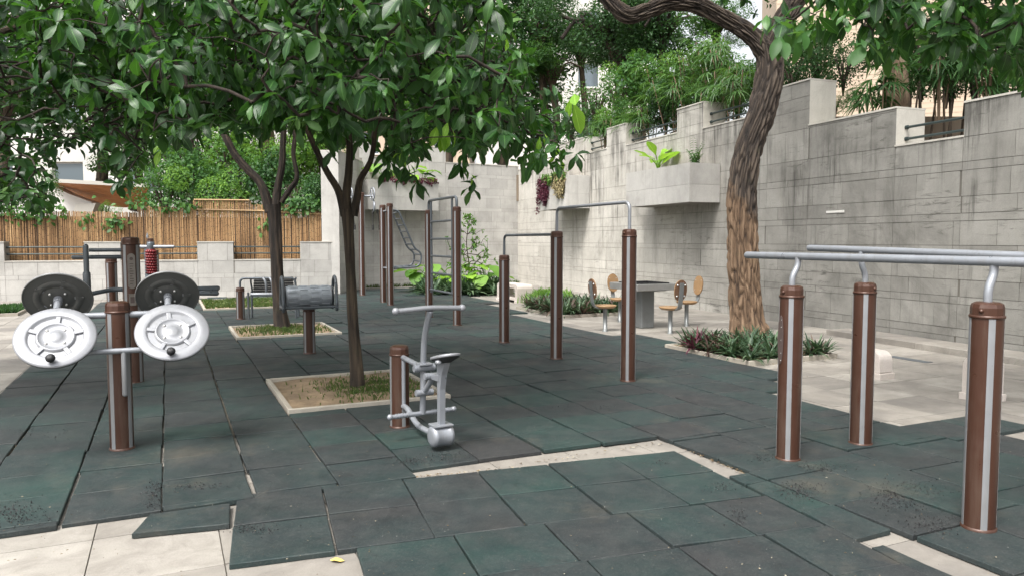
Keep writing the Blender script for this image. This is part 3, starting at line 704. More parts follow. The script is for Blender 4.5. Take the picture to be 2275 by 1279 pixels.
# terraces behind the walls
m = MB(); m.prism([(WO.x+0.3, WO.y+1.2), (WO.x+0.35+WD.x*24, WO.y+WD.y*24), (60, 4), (60, 110), (-20, 110), (-5.4, 25.5), (-4.9, 24.9)], -0.04, 3.0)
m.build('terrace', M_['ground'], kind='structure')
nt_ = [(0.9, 27.0), (5.6, 14.5), (16, 14.5), (40, 40), (10, 70), (-6, 60), (-6, 30)]
m = MB(); m.prism(nt_, 3.0, 3.95); m.build('upper_terrace', M_['ground'], kind='structure')
m = MB(); m.prism([(-40, 12.5), (LO_.x+0.2, LO_.y+0.55), (-5.5, 21.75), (-5.5, 100), (-60, 100)], -0.04, 0.86); m.build('garden_bank', M_['ground'], kind='structure')

# ------------------------------------------------------------------ raised step along the right wall
st = MB(); p0 = WO+WD*su(1900); 
st_root = link('stone_step', None, kind='structure', loc=WO, rotz=rotR)
for k in range(9):
    m = MB(); a = su(1905)+k*0.85; m.box(a, a+0.845, -0.62, -0.02, -0.01, 0.09, 0, rng.random(), None, 0.006); m.build('step_slab', M_['paving'], st_root)

# ------------------------------------------------------------------ kerbed beds
def bed(key, name, label, kerbs=True, kh=0.062, extra=None):
    (x, y), w, d = BEDS[key]
    t = thing(name, label, 'planting bed', (x, y, 0), TH)
    kw = 0.045
    for (x0, x1, y0, y1) in ((0, w, 0, kw), (0, w, d-kw, d), (0, kw, kw+0.002, d-kw-0.002), (w-kw, w, kw+0.002, d-kw-0.002)):
        m = MB(); m.box(x0, x1, y0, y1, -0.01, kh+rng.uniform(-0.002, 0.002), 0, rng.random(), None, 0.004); m.build('kerb', M_['kerb'], t)
    nx = 26; vv = []; ff = []
    for i in range(nx+1):
        for j in range(nx+1):
            px, py = kw+(w-2*kw)*i/nx, kw+(d-2*kw)*j/nx
            e = min(i, j, nx-i, nx-j)/nx
            vv.append((px, py, 0.03+0.022*(noise.noise(Vector((px*4+x, py*4, 1)))+noise.noise(Vector((px*15, py*15+y, 5)))*0.35)+0.05*min(e*3, 0.6)*0.6))
    ff = [(i*(nx+1)+j, (i+1)*(nx+1)+j, (i+1)*(nx+1)+j+1, i*(nx+1)+j+1) for i in range(nx) for j in range(nx)]
    m = MB(); m.add(vv, ff, 0, 0.5, None, True); m.build('soil', M_['soil'], t)
    return t
bed('bed1', 'tree_bed', 'square kerbed bed of sandy soil round the slim tree beside the rider machine')
bed('bed2', 'tree_bed', 'square kerbed bed of sandy soil round the forked dark tree behind the roller machine')
bed('bed3', 'planting_bed', 'kerbed bed full of strap leaved plants at the foot of the big furrowed tree')
bed('bed4', 'planting_bed', 'kerbed bed of dark strap leaved plants beside the stool table')
bed('bed6', 'grass_bed', 'kerbed bed of short yellow green grass near the low wall behind the bench')
bed('bed7', 'grass_bed', 'small kerbed bed of low green plants at the far left edge')

def grass(name, label, cat, region, n, h, m, seed, base=0.04, wdt=0.006, M=None):
    r = random.Random(seed); mb = MB()
    for _ in range(n):
        x, y = region(r); hh = h*r.uniform(0.5, 1.3); a = r.uniform(0, 6.28); lx, ly = r.gauss(0, 0.4)*hh, r.gauss(0, 0.4)*hh
        w = wdt*r.uniform(0.7, 1.4); dx, dy = math.cos(a)*w, math.sin(a)*w
        mb.add([(x-dx, y-dy, base), (x+dx, y+dy, base), (x+lx*.45+dx*.8, y+ly*.45+dy*.8, base+hh*.6), (x+lx*.45-dx*.8, y+ly*.45-dy*.8, base+hh*.6), (x+lx, y+ly, base+hh)],
               [(0, 1, 2, 3), (3, 2, 4)], 0, r.random())
    return mb.build(name, m, kind='stuff', label=label, cat=cat)
def in_bed(key, cx, cy, sx, sy):
    (x, y), w, d = BEDS[key]
    def f(r):
        while True:
            a, b = r.gauss(cx, sx), r.gauss(cy, sy)
            if 0.07 < a < w-0.07 and 0.07 < b < d-0.07: break
        q = xy(a, b); return x+q[0], y+q[1]
    return f
def uni_bed(key):
    (x, y), w, d = BEDS[key]
    def f(r):
        while True:
            a, b = r.uniform(0.07, w-0.07), r.uniform(0.07, d-0.07)
            if noise.noise(Vector((a*2.5+x, b*2.5, 7))) > -0.25: break
        q = xy(a, b); return x+q[0], y+q[1]
    return f
grass('grass_tufts', 'low weeds and grass at the foot of the slim tree in its sandy bed', 'weeds', in_bed('bed1', 0.95, 0.75, 0.26, 0.34), 1500, 0.04, M_['grass'], 31, 0.04, 0.006)
grass('grass_tufts', 'low weeds and grass at the foot of the forked dark tree', 'weeds', in_bed('bed2', 0.8, 0.8, 0.34, 0.38), 1300, 0.055, M_['grass'], 32, 0.04, 0.008)
grass('grass_tufts', 'short sunlit grass in the kerbed bed near the low wall', 'grass', uni_bed('bed6'), 3800, 0.06, M_['grass'], 33, 0.04, 0.012)
grass('ground_cover', 'low dark green ground cover in the small bed at the far left', 'ground cover', uni_bed('bed7'), 3500, 0.12, M_['bush_dark'], 34, 0.04, 0.016)
def wall_foot(r):
    s = r.uniform(0, 21); p = WO + WD*s - Vector((0.9374, 0.3482, 0))*abs(r.gauss(0.01, 0.03)); return p.x, p.y
def back_foot(r):
    s = r.uniform(0, 5.9); p = MO + MD*s + Vector((0.5, -0.866, 0))*abs(r.gauss(0.02, 0.08)); return p.x, p.y
grass('wall_weeds', 'sparse weeds sprouting along the foot of the pale back wall', 'weeds', back_foot, 700, 0.11, M_['grass'], 35, 0.0, 0.012)

# ------------------------------------------------------------------ buildings beyond
def building(name, label, x0, x1, y, z0, z1, depth, wall_m, wins, rot=0.0, sill=True):
    """wins: (x centre, z centre, w, h). The front wall is built round its openings."""
    t = thing(name, label, 'building', (x0, y, 0), rot); W = x1-x0
    m = MB(); xs = sorted({0, W} | {w[0]-w[2]/2 for w in wins} | {w[0]+w[2]/2 for w in wins}); zs = sorted({z0, z1} | {w[1]-w[3]/2 for w in wins} | {w[1]+w[3]/2 for w in wins})
    for i in range(len(xs)-1):
        for j in range(len(zs)-1):
            cx, cz = (xs[i]+xs[i+1])/2, (zs[j]+zs[j+1])/2
            if any(abs(cx-w[0]) < w[2]/2 and abs(cz-w[1]) < w[3]/2 for w in wins): continue
            m.add([(xs[i], 0, zs[j]), (xs[i+1], 0, zs[j]), (xs[i+1], 0, zs[j+1]), (xs[i], 0, zs[j+1])], [(0, 1, 2, 3)])
    for w in wins:                                        # reveals
        a, b, c, d = w[0]-w[2]/2, w[0]+w[2]/2, w[1]-w[3]/2, w[1]+w[3]/2
        m.add([(a,0,c),(b,0,c),(b,0,d),(a,0,d),(a,.25,c),(b,.25,c),(b,.25,d),(a,.25,d)], [(0,4,5,1),(1,5,6,2),(2,6,7,3),(3,7,4,0)])
    m.box(0, W, 0.26, depth, z0, z1)
    m.build('wall', wall_m, t)
    for w in wins:
        a, b, c, d = w[0]-w[2]/2, w[0]+w[2]/2, w[1]-w[3]/2, w[1]+w[3]/2; f = MB()
        for q in ((a, b, c, c+.07), (a, b, d-.07, d), (a, a+.07, c+.07, d-.07), (b-.07, b, c+.07, d-.07)): f.box(q[0], q[1], .12, .19, q[2], q[3])
        k = max(1, int(w[2]/0.8))
        for i in range(1, k+0): x = a+w[2]*i/k; f.box(x-.03, x+.03, .125, .185, c+.07, d-.07)
        fo = f.build('window', M_['winframe'], t)
        g = MB(); g.box(a+.07, b-.07, .15, .16, c+.07, d-.07); g.build('pane', M_['glass'], fo)
        if sill: s_ = MB(); s_.box(a-.1, b+.1, -.12, .1, c-.09, c-.003); s_.build('sill', M_['render'], fo)
    return t
# white block on the left, behind the bamboo
wl_ = [(x, z, 1.5, 1.5) for x in (2.2, 5.6, 9.0, 12.6, 15.2, 18.4) for z in (4.6, 7.9, 11.2, 14.5)]
b1 = building('apartment_building', 'white rendered apartment block seen through the leaves at upper left', -30.5, -10, 36, 0, 18, 6, M_['render'], wl_)
def ac_unit(x, y, z, label):
    t = thing('air_conditioner', label, 'air conditioner', (x, y, z)); m = MB(); m.box(-.45, .45, -.3, 0, 0, .62, 0, .5, None, .03); c = m.build('casing', M_['winframe'], t)
    m = MB(); m.lathe([(.0, 0), (.24, 0), (.24, .01), (.0, .012)], 20, M=Matrix.Translation((-.08, -.302, .31)) @ Matrix.Rotation(math.pi/2, 4, 'X')); m.build('fan_grille', M_['black'], t)
    m = MB(); [m.box(q, q+.04, -.32, .0, -.06, -.002) for q in (-.35, .31)]; m.build('bracket', M_['steel'], t); return t
p = At(222, 418, 34.8); ac_unit(p.x, 35.98, p.z, 'white air conditioner unit on the left building above the orange soffit')
p = At(352, 300, 35.0); ac_unit(p.x, 35.98, p.z, 'white air conditioner unit higher on the left building')
m = MB(); m.tube([(0, 0, 0), (0, 0, 14)], 0.06, 8); p = At(318, 420, 35.8); m.build('drain_pipe', M_['winframe'], b1, loc=(p.x+30.5, -0.1, 1))
# cladding strips for the beige facade on the right
b2 = building('apartment_building', 'beige tiled apartment block rising behind the right wall', 8.6, 34, 24.5, 3, 24, 6, M_['beige'],
              [(1.9, 12.6, 1.6, 1.6), (10.5, 8, 2, 1.6), (17, 8, 2, 1.6), (10.5, 12.6, 2, 1.6)], rot=math.radians(-14))
for k in range(44):
    m = MB(); m.box(0.0, 9.2, -0.006, 0.004, 3.6+k*0.16, 3.612+k*0.16)
    if k == 0: jm = m.mesh('cladding_joint', M_['beige_joint'])
    link('cladding_joint', jm, b2, loc=(0, 0, k*0.16))
b3 = building('apartment_building', 'white tower block with bay windows seen behind the middle trees', -2.5, 9.5, 52, 3, 34, 8, M_['render'],
              [(x, z, 1.5, 1.7) for x in (1.6, 4.6, 7.8, 10.4) for z in (9.5, 13.0, 16.5, 20.0, 23.5)])
b4 = building('apartment_building', 'far cream block filling the gap above the bamboo screen', -16, -3.4, 60, 1, 30, 8, M_['beige'],
              [(x, z, 1.6, 1.8) for x in (1.5, 4.5, 7.5, 10.5) for z in (6, 9.4, 12.8, 16.2, 19.6)])

# curved canopy with timber soffit beyond the screen, left
cv = thing('curved_canopy', 'curved white concrete canopy with an orange timber soffit beyond the bamboo screen', 'canopy', (0, 0, 0))
up_, lo_ = [], []
n = 16
for i in range(n+1):
    t = i/n; u = 112+(330-112)*t; vu = 404+12*t; vl = 406+56*math.sin(min(1, t*1.25)*math.pi/2)**0.9-10*max(0, t-.75)*4*.25
    up_.append(At(u, vu, 24.6)); lo_.append(At(u, vl, 27.2))
for k in range(9):
    m = MB(); t0, t1 = k/9+.004, (k+1)/9-.004; vv = []
    for i in range(n+1):
        for t in (t0, t1):
            p = up_[i].lerp(lo_[i], t); vv += [p, p+Vector((0, 0, .04))]
    ff = []
    for i in range(n):
        a = i*4; b = a+4; ff += [(a, b, b+2, a+2), (a+1, a+3, b+3, b+1), (a, a+1, b+1, b), (a+2, b+2, b+3, a+3)]
    m.add(vv, ff, 0, k/9); m.build('soffit_plank', M_['timber'], cv)
m = MB(); vv = []
for i in range(n+1): vv += [up_[i]+Vector((0, -.05, -.02)), up_[i]+Vector((0, -.05, .10)), lo_[i]+Vector((0, .1, .1)), up_[i]+Vector((0, .02, -.02))]
ff = []
for i in range(n): a = i*4; b = a+4; ff += [(a, b, b+1, a+1), (a+1, b+1, b+2, a+2), (a+3, a, b, b+3)]
m.add(vv, ff); m.build('fascia', M_['concrete'], cv)
lowp = [At(-60, 425, 25.6), At(60, 418, 25.6), At(118, 413, 25.6), At(150, 430, 25.6), At(205, 450, 25.6), At(175, 472, 25.6), At(60, 462, 25.6), At(-60, 462, 25.6)]
m = MB(); k = len(lowp); m.add([*lowp, *[q+Vector((0, .5, 0)) for q in lowp]], [tuple(range(k))]+[tuple(range(k, 2*k))[::-1]]+[(i, (i+1) % k, k+(i+1) % k, k+i) for i in range(k)]); m.build('ramp_beam', M_['render'], cv)
lowp = [At(168, 452, 25.0), At(213, 452, 25.0), At(200, 485, 25.0), At(160, 485, 25.0)]
m = MB(); k = 4; m.add([*lowp, *[q+Vector((0, .5, 0)) for q in lowp]], [tuple(range(k))]+[tuple(range(k, 2*k))[::-1]]+[(i, (i+1) % k, k+(i+1) % k, k+i) for i in range(k)]); m.build('support', M_['concrete'], cv)

# ------------------------------------------------------------------ the brown posts with grey strips that every machine is built on
_pm = {}
def post(root, x, y, h, turn=0.0, r=0.078, screw=None, z=0.0):
    key = (round(h, 3), r)
    if key not in _pm:
        b = MB(); b.lathe([(r, 0.0), (r, h-0.07)], 40); body = b.mesh('post', M_['brown'])
        s = MB(); w = math.radians(11.5)
        for zz in (0,):
            vv = []; n = 6
            for i in range(n+1):
                a = -w+2*w*i/n
                for (rr, q) in ((r-0.002, 0.016), (r+0.0018, 0.016), (r+0.0018, h-0.082), (r-0.002, h-0.082)): vv.append((rr*math.cos(a), rr*math.sin(a), q))
            ff = [(i*4+k, (i+1)*4+k, (i+1)*4+(k+1) % 4, i*4+(k+1) % 4) for i in range(n) for k in range(4)] + [(0, 1, 2, 3), (n*4+3, n*4+2, n*4+1, n*4)]
            s.add(vv, ff)
        strip = s.mesh('strip', M_['strip'])
        c = MB(); c.lathe([(r*1.0, h-0.085), (r*1.07, h-0.083), (r*1.075, h-0.076), (r*1.06, h-0.070), (r*1.005, h-0.068)], 40)
        c.lathe([(r*1.005, h-0.07), (r*1.0, h-0.03), (r*0.93, h-0.011), (r*0.72, h-0.002), (r*0.3, h), (0.004, h)], 12, smooth=False); cap = c.mesh('cap', M_['brown'])
        g = MB(); g.lathe([(r*1.09, -0.002), (r*1.09, 0.012), (r*1.01, 0.017)], 40); ring = g.mesh('base_ring', M_['brown'])
        _pm[key] = (body, strip, cap, ring)
    body, strip, cap, ring = _pm[key]
    p = link('post', body, root, loc=(x, y, z), rotz=turn)
    for k in range(4): link('strip', strip, p, rotz=k*math.pi/2)
    link('cap', cap, p, rotz=math.radians(15)); link('base_ring', ring, p)
    if screw is not None:
        m = MB(); a = screw-turn; m.lathe([(0.012, 0), (0.012, 0.006), (0.008, 0.012), (0.001, 0.014)], 10, M=frame((math.cos(a)*r*0.97, math.sin(a)*r*0.97, h-0.045), (-math.sin(a), math.cos(a), 0), (math.cos(a), math.sin(a), 0)))
        m.build('screw', M_['brown'], p)
    return p
def tubes(root, name, pts, r, m, n=14, rnd=False):
    mb = MB(); mb.tube(pts, r, n, rnd=rnd); return mb.build(name, m, root)
def at_base(u, v, back=0.075):
    g = G(u, v); d = Vector((g.x, g.y, 0)).normalized(); return g + d*back
face = lambda g: math.atan2(-g.y, -g.x)                   # direction from a place toward the viewer's side of the yard

# parallel bars (right foreground)
g = at_base(1750, 1025); RZ = math.radians(23)
t = thing('parallel_bars', 'silver parallel bars on brown striped posts in the right foreground', 'parallel bars', g, RZ)
q = face(g)-RZ
post(t, 0, 0, 1.215, q-0.02, screw=q-0.75); post(t, 0.02, -1.36, 1.205, q+0.1, screw=q-0.55); post(t, 0.79, 0.09, 1.215, q+0.02, screw=q+0.9); post(t, 0.80, -1.28, 1.215, q, screw=q-0.6)
for (x0, y0, x1) in ((0, 0, 0.05), (0.02, -1.36, 0.06), (0.79, 0.09, 0.745), (0.80, -1.28, 0.755)):
    tubes(t, 'rail_support', bend([(x0, y0, 1.20), (x0, y0, 1.27), (x1, y0, 1.35), (x1, y0, 1.41 if x1 < 0.5 else 1.44)], 0.045, 5), 0.021, M_['silver'])
for x, a, b, z0, z1 in ((0.055, 0.52, -1.95, 1.412, 1.412), (0.75, 0.60, -1.88, 1.462, 1.414)):
    tubes(t, 'rail', [(x, a, z0), (x, (a+b)/2, (z0+z1)/2), (x, b, z1)], 0.0255, M_['silver'], 20, True)
m = MB(); Mx = Matrix.Rotation(q-0.95, 4, 'Z') @ Matrix.Translation((0.0785, 0, 0.84)) @ Matrix.Rotation(math.pi/2, 4, 'Y')
m.prism([(0.17*math.cos(a)*(1 if abs(math.cos(a)) > .3 else 1) , 0.03*math.sin(a)) for a in [i*math.pi/8 for i in range(16)]], -0.001, 0.004, M=Mx)
o = m.build('sign_plate', M_['plate_mark'], t); m = MB()
for zz in (-0.14, -0.09, 0.0, 0.09, 0.14): m.lathe([(0.004, 0.004), (0.003, 0.007)], 6, M=Mx @ Matrix.Translation((zz, 0.011, 0)))
m.build('rivets', M_['bolt'], o)

# horizontal bars (middle)
g = at_base(1395, 848); RZ = math.radians(24.4)
t = thing('horizontal_bars', 'three brown striped posts carrying a high and a low grey pull up bar', 'pull up bars', g, RZ)
q = face(g)-RZ
post(t, 0, 0, 1.645, q-0.12, screw=q-0.8); post(t, 0, 1.67, 1.645, q-0.1); post(t, 0, 3.34, 1.31, q-0.1)
tubes(t, 'high_bar', bend([(0, 0, 1.62), (0, 0, 1.935), (0, 1.67, 1.935), (0, 1.67, 1.62)], 0.09), 0.019, M_['silver'])
tubes(t, 'low_bar', bend([(0, 3.34, 1.29), (0, 3.34, 1.60), (0, 1.74, 1.60)], 0.09), 0.019, M_['steel'])
# rider (rowing style) machine
g = at_base(890, 951); g = Vector((-0.92, 5.98, 0.03)); RZ = math.radians(-59)
t = thing('rider_machine', 'silver grey riding exerciser with handlebar, oval seat and foot bar on a short brown post', 'exercise machine', g, RZ)
post(t, 0, 0, 0.675, face(g)-RZ+0.42, screw=None)
W_ = M_['silver']
tubes(t, 'upper_arm', [(0.06, 0, 0.585), (0.49, 0, 0.555)], 0.021, W_)
def hub(root, name, p, w, r, m, x=(1, 0, 0)):
    mb = MB(); mb.tube([Vector(p)+Vector((0, -w/2, 0)), Vector(p)+Vector((0, w/2, 0))], r, 18)
    for s in (-1, 1):
        for k in (0.62, 0.86): mb.tube([Vector(p)+Vector((0, s*w/2*k-0.004, 0)), Vector(p)+Vector((0, s*w/2*k+0.004, 0))], r*1.12, 18)
    return mb.build(name, m, root)
hub(t, 'pivot', (0.49, 0, 0.56), 0.17, 0.027, W_)
m = MB(); m.box(0.44, 0.54, -0.05, 0.05, 0.583, 0.60, 0, .5, None, .004); m.build('bracket', W_, t)
tubes(t, 'mast', spline([(0.455, 0, 0.20), (0.47, 0, 0.42), (0.48, 0, 0.60), (0.51, 0, 0.78), (0.60, 0, 1.0)], 6), [0.02]*24+[0.024], W_) if False else tubes(t, 'mast', spline([(0.455, 0, 0.20), (0.47, 0, 0.42), (0.475, 0, 0.60), (0.505, 0, 0.80), (0.60, 0, 1.0)], 6), 0.023, W_)
m = MB(); m.tube(spline([(0.60, -0.27, 1.012), (0.602, -0.12, 1.02), (0.604, 0.0, 1.025), (0.602, 0.12, 1.02), (0.60, 0.27, 1.012)], 4), 0.019, 14); m.build('handlebar', M_['white_silver'], t)
for s in (-1, 1):
    m = MB(); m.lathe([(0.001, -0.028), (0.018, -0.022), (0.027, -0.006), (0.027, 0.008), (0.018, 0.022), (0.001, 0.028)], 16, M=Matrix.Translation((0.60, s*0.27, 1.012))); m.build('grip_end', M_['white_silver'], t)
tubes(t, 'lower_arm', bend([(0.05, 0, 0.185), (0.16, 0, 0.185), (0.34, 0, 0.085), (0.72, 0, 0.085)], 0.12), 0.022, W_)
m = MB(); m.tube([(0.455, -0.25, 0.205), (0.455, 0.25, 0.205)], 0.017, 14)
for s in (-1, 1):
    for k in range(7): y = s*(0.08+k*0.023); m.tube([(0.455, y-0.004, 0.205), (0.455, y+0.004, 0.205)], 0.0205, 14)
fb = m.build('foot_bar', W_, t)
for s in (-1, 1):
    m = MB(); m.lathe([(0.001, -0.024), (0.016, -0.018), (0.023, -0.004), (0.023, 0.006), (0.015, 0.02), (0.001, 0.024)], 16, M=Matrix.Translation((0.455, s*0.265, 0.205))); m.build('foot_grip', W_, t)
tubes(t, 'front_prop', [(0.085, 0.0, 0.20), (0.085, 0.0, 0.56)], 0.016, W_)
m = MB(); Mx = frame((0.78, 0, 0.105), (1, 0, 0), (0, 1, 0))
m.lathe([(0.001, -0.086), (0.045, -0.086), (0.068, -0.08), (0.077, -0.066), (0.080, -0.05), (0.077, -0.046), (0.077, 0.046), (0.080, 0.05), (0.077, 0.066), (0.068, 0.08), (0.045, 0.086), (0.001, 0.086)], 32, M=Mx)
m.build('pivot_drum', W_, t)
m = MB(); m.box(0.72, 0.84, -0.075, 0.075, 0.178, 0.192, 0, .5, None, .003); m.box(0.72, 0.728, -0.07, 0.07, 0.10, 0.178); m.build('drum_bracket', W_, t)
# seat mast: tapering plate that widens under the seat
m = MB(); vv = []
for (z, wx, x0) in ((0.19, 0.021, 0.785), (0.45, 0.024, 0.79), (0.56, 0.040, 0.80), (0.655, 0.065, 0.83)):
    for (sx, sy) in ((-1, -1), (1, -1), (1, 1), (-1, 1)): vv.append((x0+sx*wx, sy*0.022, z))
m.add(vv, [(i*4+k, i*4+(k+1) % 4, (i+1)*4+(k+1) % 4, (i+1)*4+k) for i in range(3) for k in range(4)]+[(12, 13, 14, 15)], 0); m.build('seat_mast', W_, t)
m = MB(); Mx = Matrix.Translation((0.86, 0.0, 0.685)) @ Matrix.Rotation(math.radians(-14), 4, 'Y') @ Matrix.Diagonal((1.15, 0.82, 1, 1))
m.lathe([(0.04, -0.035), (0.10, -0.012), (0.118, 0.002)], 32, M=Mx); so = m.build('seat_underside', M_['black'], t)
m = MB(); m.lathe([(0.118, 0.0), (0.125, 0.008), (0.122, 0.018), (0.10, 0.023), (0.06, 0.018), (0.001, 0.016)], 32, M=Mx); m.build('seat', M_['white_silver'], t)
m = MB(); m.lathe([(0.001, -0.02), (0.02, -0.012), (0.024, 0), (0.02, 0.012), (0.001, 0.02)], 14, M=Matrix.Translation((0.90, -0.075, 0.665))); m.build('seat_knob', W_, t)
hub(t, 'link_pivot', (0.66, 0, 0.525), 0.15, 0.024, W_); m = MB(); m.box(0.665, 0.79, -0.03, 0.03, 0.505, 0.55, 0, .5, None, .004); m.build('link_bracket', W_, t)
tubes(t, 'link', [(0.66, 0, 0.52), (0.49, 0, 0.375)], 0.021, W_); hub(t, 'link_pivot', (0.49, 0, 0.37), 0.14, 0.024, W_)

# tai chi wheels (left foreground)
g = at_base(272, 1001); RZ = TH
t = thing('spinner_wheels', 'four tilted grey spinning discs on one brown striped post in the left foreground', 'exercise machine', g, RZ)
q = face(g)-RZ
post(t, 0, 0, 1.085, q+math.pi/4+0.03, r=0.080)
R_ = 0.246
def disc(root, p, nrm, label, ang, front=True):
    d = link('spinner_disc', None, root); sc_ = 1.0 if front else 0.91
    up = Vector((0, 0, 1)); n_ = Vector(nrm).normalized(); yv = (up-n_*up.dot(n_)).normalized(); xv = yv.cross(n_)
    M = Matrix((xv, yv, n_)).transposed().to_4x4(); M = M @ Matrix.Scale(sc_, 4); M.translation = Vector(p); d.matrix_local = M
    top = MB(); top.lathe([(R_-0.003, -0.003), (R_+0.003, -0.002), (R_+0.002, 0.005), (R_-0.006, 0.010), (R_*0.97, 0.011), (0.178, 0.016), (0.170, 0.013), (0.162, -0.003), (0.122, -0.004), (0.116, 0.010), (0.109, 0.017), (0.101, 0.012), (0.096, 0.006), (0.05, 0.007), (0.042, 0.013), (0.025, 0.018), (0.001, 0.019)], 64)
    for k in range(5):
        a = ang+k*2*math.pi/5; Mx = Matrix.Rotation(a, 4, 'Z'); top.box(0.112, 0.172, -0.015, 0.015, -0.006, 0.0125, 0, .5, Mx, .005)
    link('plate_face', top.mesh('plate_face', M_['white_silver']), d)
    bt = MB(); bt.lathe([(0.001, -0.006), (0.05, -0.006), (0.105, -0.008), (0.12, 0.002), (0.125, -0.012), (0.165, -0.012), (0.176, -0.002), (R_*0.95, -0.004), (R_*0.985, -0.013), (R_+0.001, -0.012), (R_+0.002, -0.004)], 64)
    for k in range(5):
        a = ang+k*2*math.pi/5; bt.box(0.13, 0.18, -0.014, 0.014, -0.013, -0.004, 0, .5, Matrix.Rotation(a, 4, 'Z'), .003)
    link('plate_back', bt.mesh('plate_back', M_['underside']), d)
    for k in range(4):
        a = math.pi/4+k*math.pi/2; bm_ = MB(); bm_.lathe([(0.0105, 0.006), (0.0105, 0.009), (0.006, 0.014), (0.001, 0.015)], 10, M=Matrix.Translation((0.075*math.cos(a), 0.075*math.sin(a), 0)))
        bm_.lathe([(0.001, -0.022), (0.009, -0.021), (0.009, -0.005)], 8, M=Matrix.Translation((0.075*math.cos(a), 0.075*math.sin(a), 0))); bm_.build('bolt', M_['bolt'], d)
    kb = MB(); a = -math.pi/2 + (-0.02 if front else 0.0); Mx = Matrix.Translation((0.203*math.cos(a)-0.01, 0.203*math.sin(a), 0))
    kb.lathe([(0.012, 0.008), (0.012, 0.03), (0.022, 0.034), (0.029, 0.045), (0.029, 0.06), (0.02, 0.074), (0.006, 0.078), (0.001, 0.076)], 20, M=Mx); kb.build('knob', M_['black'], d)
    sh = MB(); sh.tube([(0, 0, -0.005), (0, 0, -0.06)], 0.033, 16); sh.tube([(0, 0, -0.06), (0, 0, -0.15)], 0.026, 16); sh.build('axle', M_['silver'], d)
    return d
ef, er = math.radians(42), math.radians(33)
hs_ = 0.362
for s in (-1, 1):
    disc(t, (s*hs_-0.005, -0.20, 0.865), (0, -math.cos(ef), math.sin(ef)), '', 0.35+s*.1)
    disc(t, (s*hs_-0.03, 0.22, 1.10), (0, math.cos(er), math.sin(er)), '', 0.6, False)
tubes(t, 'cross_tube', [(-hs_-0.03, 0.0, 0.985), (hs_-0.03, 0.0, 0.985)], 0.024, M_['silver'])
tubes(t, 'cross_tube', [(-hs_-0.03, -0.098, 0.735), (hs_-0.03, -0.098, 0.735)], 0.021, M_['silver'])
tubes(t, 'prop_tube', [(0.035, -0.098, 0.42), (0.035, -0.098, 0.735)], 0.019, M_['strip'], rnd=True)
for s in (-1, 1):
    tubes(t, 'arm', [(s*hs_-0.03, 0.22-0.1*math.cos(er), 1.10-0.13*math.sin(er)), (s*hs_-0.03, 0.03, 0.985)], 0.022, M_['silver'])
    tubes(t, 'arm', [(s*hs_-0.03, -0.20+0.1*math.cos(ef), 0.845-0.13*math.sin(ef)), (s*hs_-0.03, -0.09, 0.735)], 0.022, M_['silver'])

# push machine behind the wheels
g = at_base(300, 852, 0.09); RZ = TH
t = thing('push_machine', 'tall brown post with two sign plates and grey push handles behind the spinning discs', 'exercise machine', g, RZ)
q = face(g)-RZ
post(t, 0, 0, 1.56, q+math.pi/4+0.02, r=0.088)
S_ = M_['steel']
tubes(t, 'lower_arm', bend([(-0.62, -0.02, 0.965), (-0.40, -0.02, 0.965), (-0.2, 0.12, 1.0), (0.85, 0.12, 0.97)], 0.05), 0.024, S_, rnd=True)
tubes(t, 'upper_arm', [(-0.40, 0.16, 1.42), (0.0, 0.16, 1.42)], 0.02, S_); tubes(t, 'upper_arm', [(-0.55, 0.2, 1.345), (0.0, 0.2, 1.345)], 0.022, S_, rnd=True)
tubes(t, 'upright', bend([(-0.42, 0.05, 1.46), (-0.42, 0.05, 1.0), (-0.62, 0.05, 0.995)], 0.06), 0.027, S_, rnd=True)
tubes(t, 'sleeve', [(-0.42, 0.05, 0.98), (-0.42, 0.05, 1.17)], 0.038, S_, rnd=True)
tubes(t, 'grip', [(0.62, 0.0, 0.945), (0.84, 0.0, 0.935)], 0.027, M_['steel'], rnd=True); tubes(t, 'grip', [(0.62, 0.14, 0.985), (0.86, 0.14, 0.985)], 0.027, M_['steel'], rnd=True)
Mx = Matrix.Rotation(q+0.03, 4, 'Z') @ Matrix.Translation((0.088, 0, 1.17)) @ Matrix.Rotation(math.pi/2, 4, 'Y')
def plaque(cx, hl, hw, rounded):
    pts_ = []
    for i in range(24):
        a = i*math.pi/12; c_, s_ = math.cos(a), math.sin(a)
        pts_.append(((hl-hw)*(1 if c_ > 0 else -1)+hw*c_ if rounded else hl*max(-1, min(1, c_*1.6)), hw*(s_ if rounded else max(-1, min(1, s_*1.6)))))
    m = MB(); m.prism(pts_, -0.006, 0.004, M=Mx @ Matrix.Translation((cx, 0, 0))); o = m.build('sign_plate', M_['plate'], t)
    return o
o = plaque(-0.03, 0.185, 0.038, True)
m = MB()
for i in range(9): m.box(-0.08+i*0.026, -0.072+i*0.026, -0.018, 0.018-0.012*(i % 3 == 2), 0.0042, 0.005, M=Mx @ Matrix.Translation((-0.03, 0, 0)))
m.lathe([(0.017, 0.0042), (0.017, 0.005)], 16, M=Mx @ Matrix.Translation((-0.16, 0, 0))); m.build('sign_lettering', M_['plate_mark'], o)
o = plaque(0.27, 0.062, 0.034, False); m = MB(); m.box(-0.03, 0.035, -0.02, 0.02, 0.0042, 0.005, M=Mx @ Matrix.Translation((0.27, 0, 0))); m.build('sign_mark', M_['plate_mark'], o)
m = MB(); m.tube([(0, 0, 0), (.12, 0, 0)], .012, 8); 
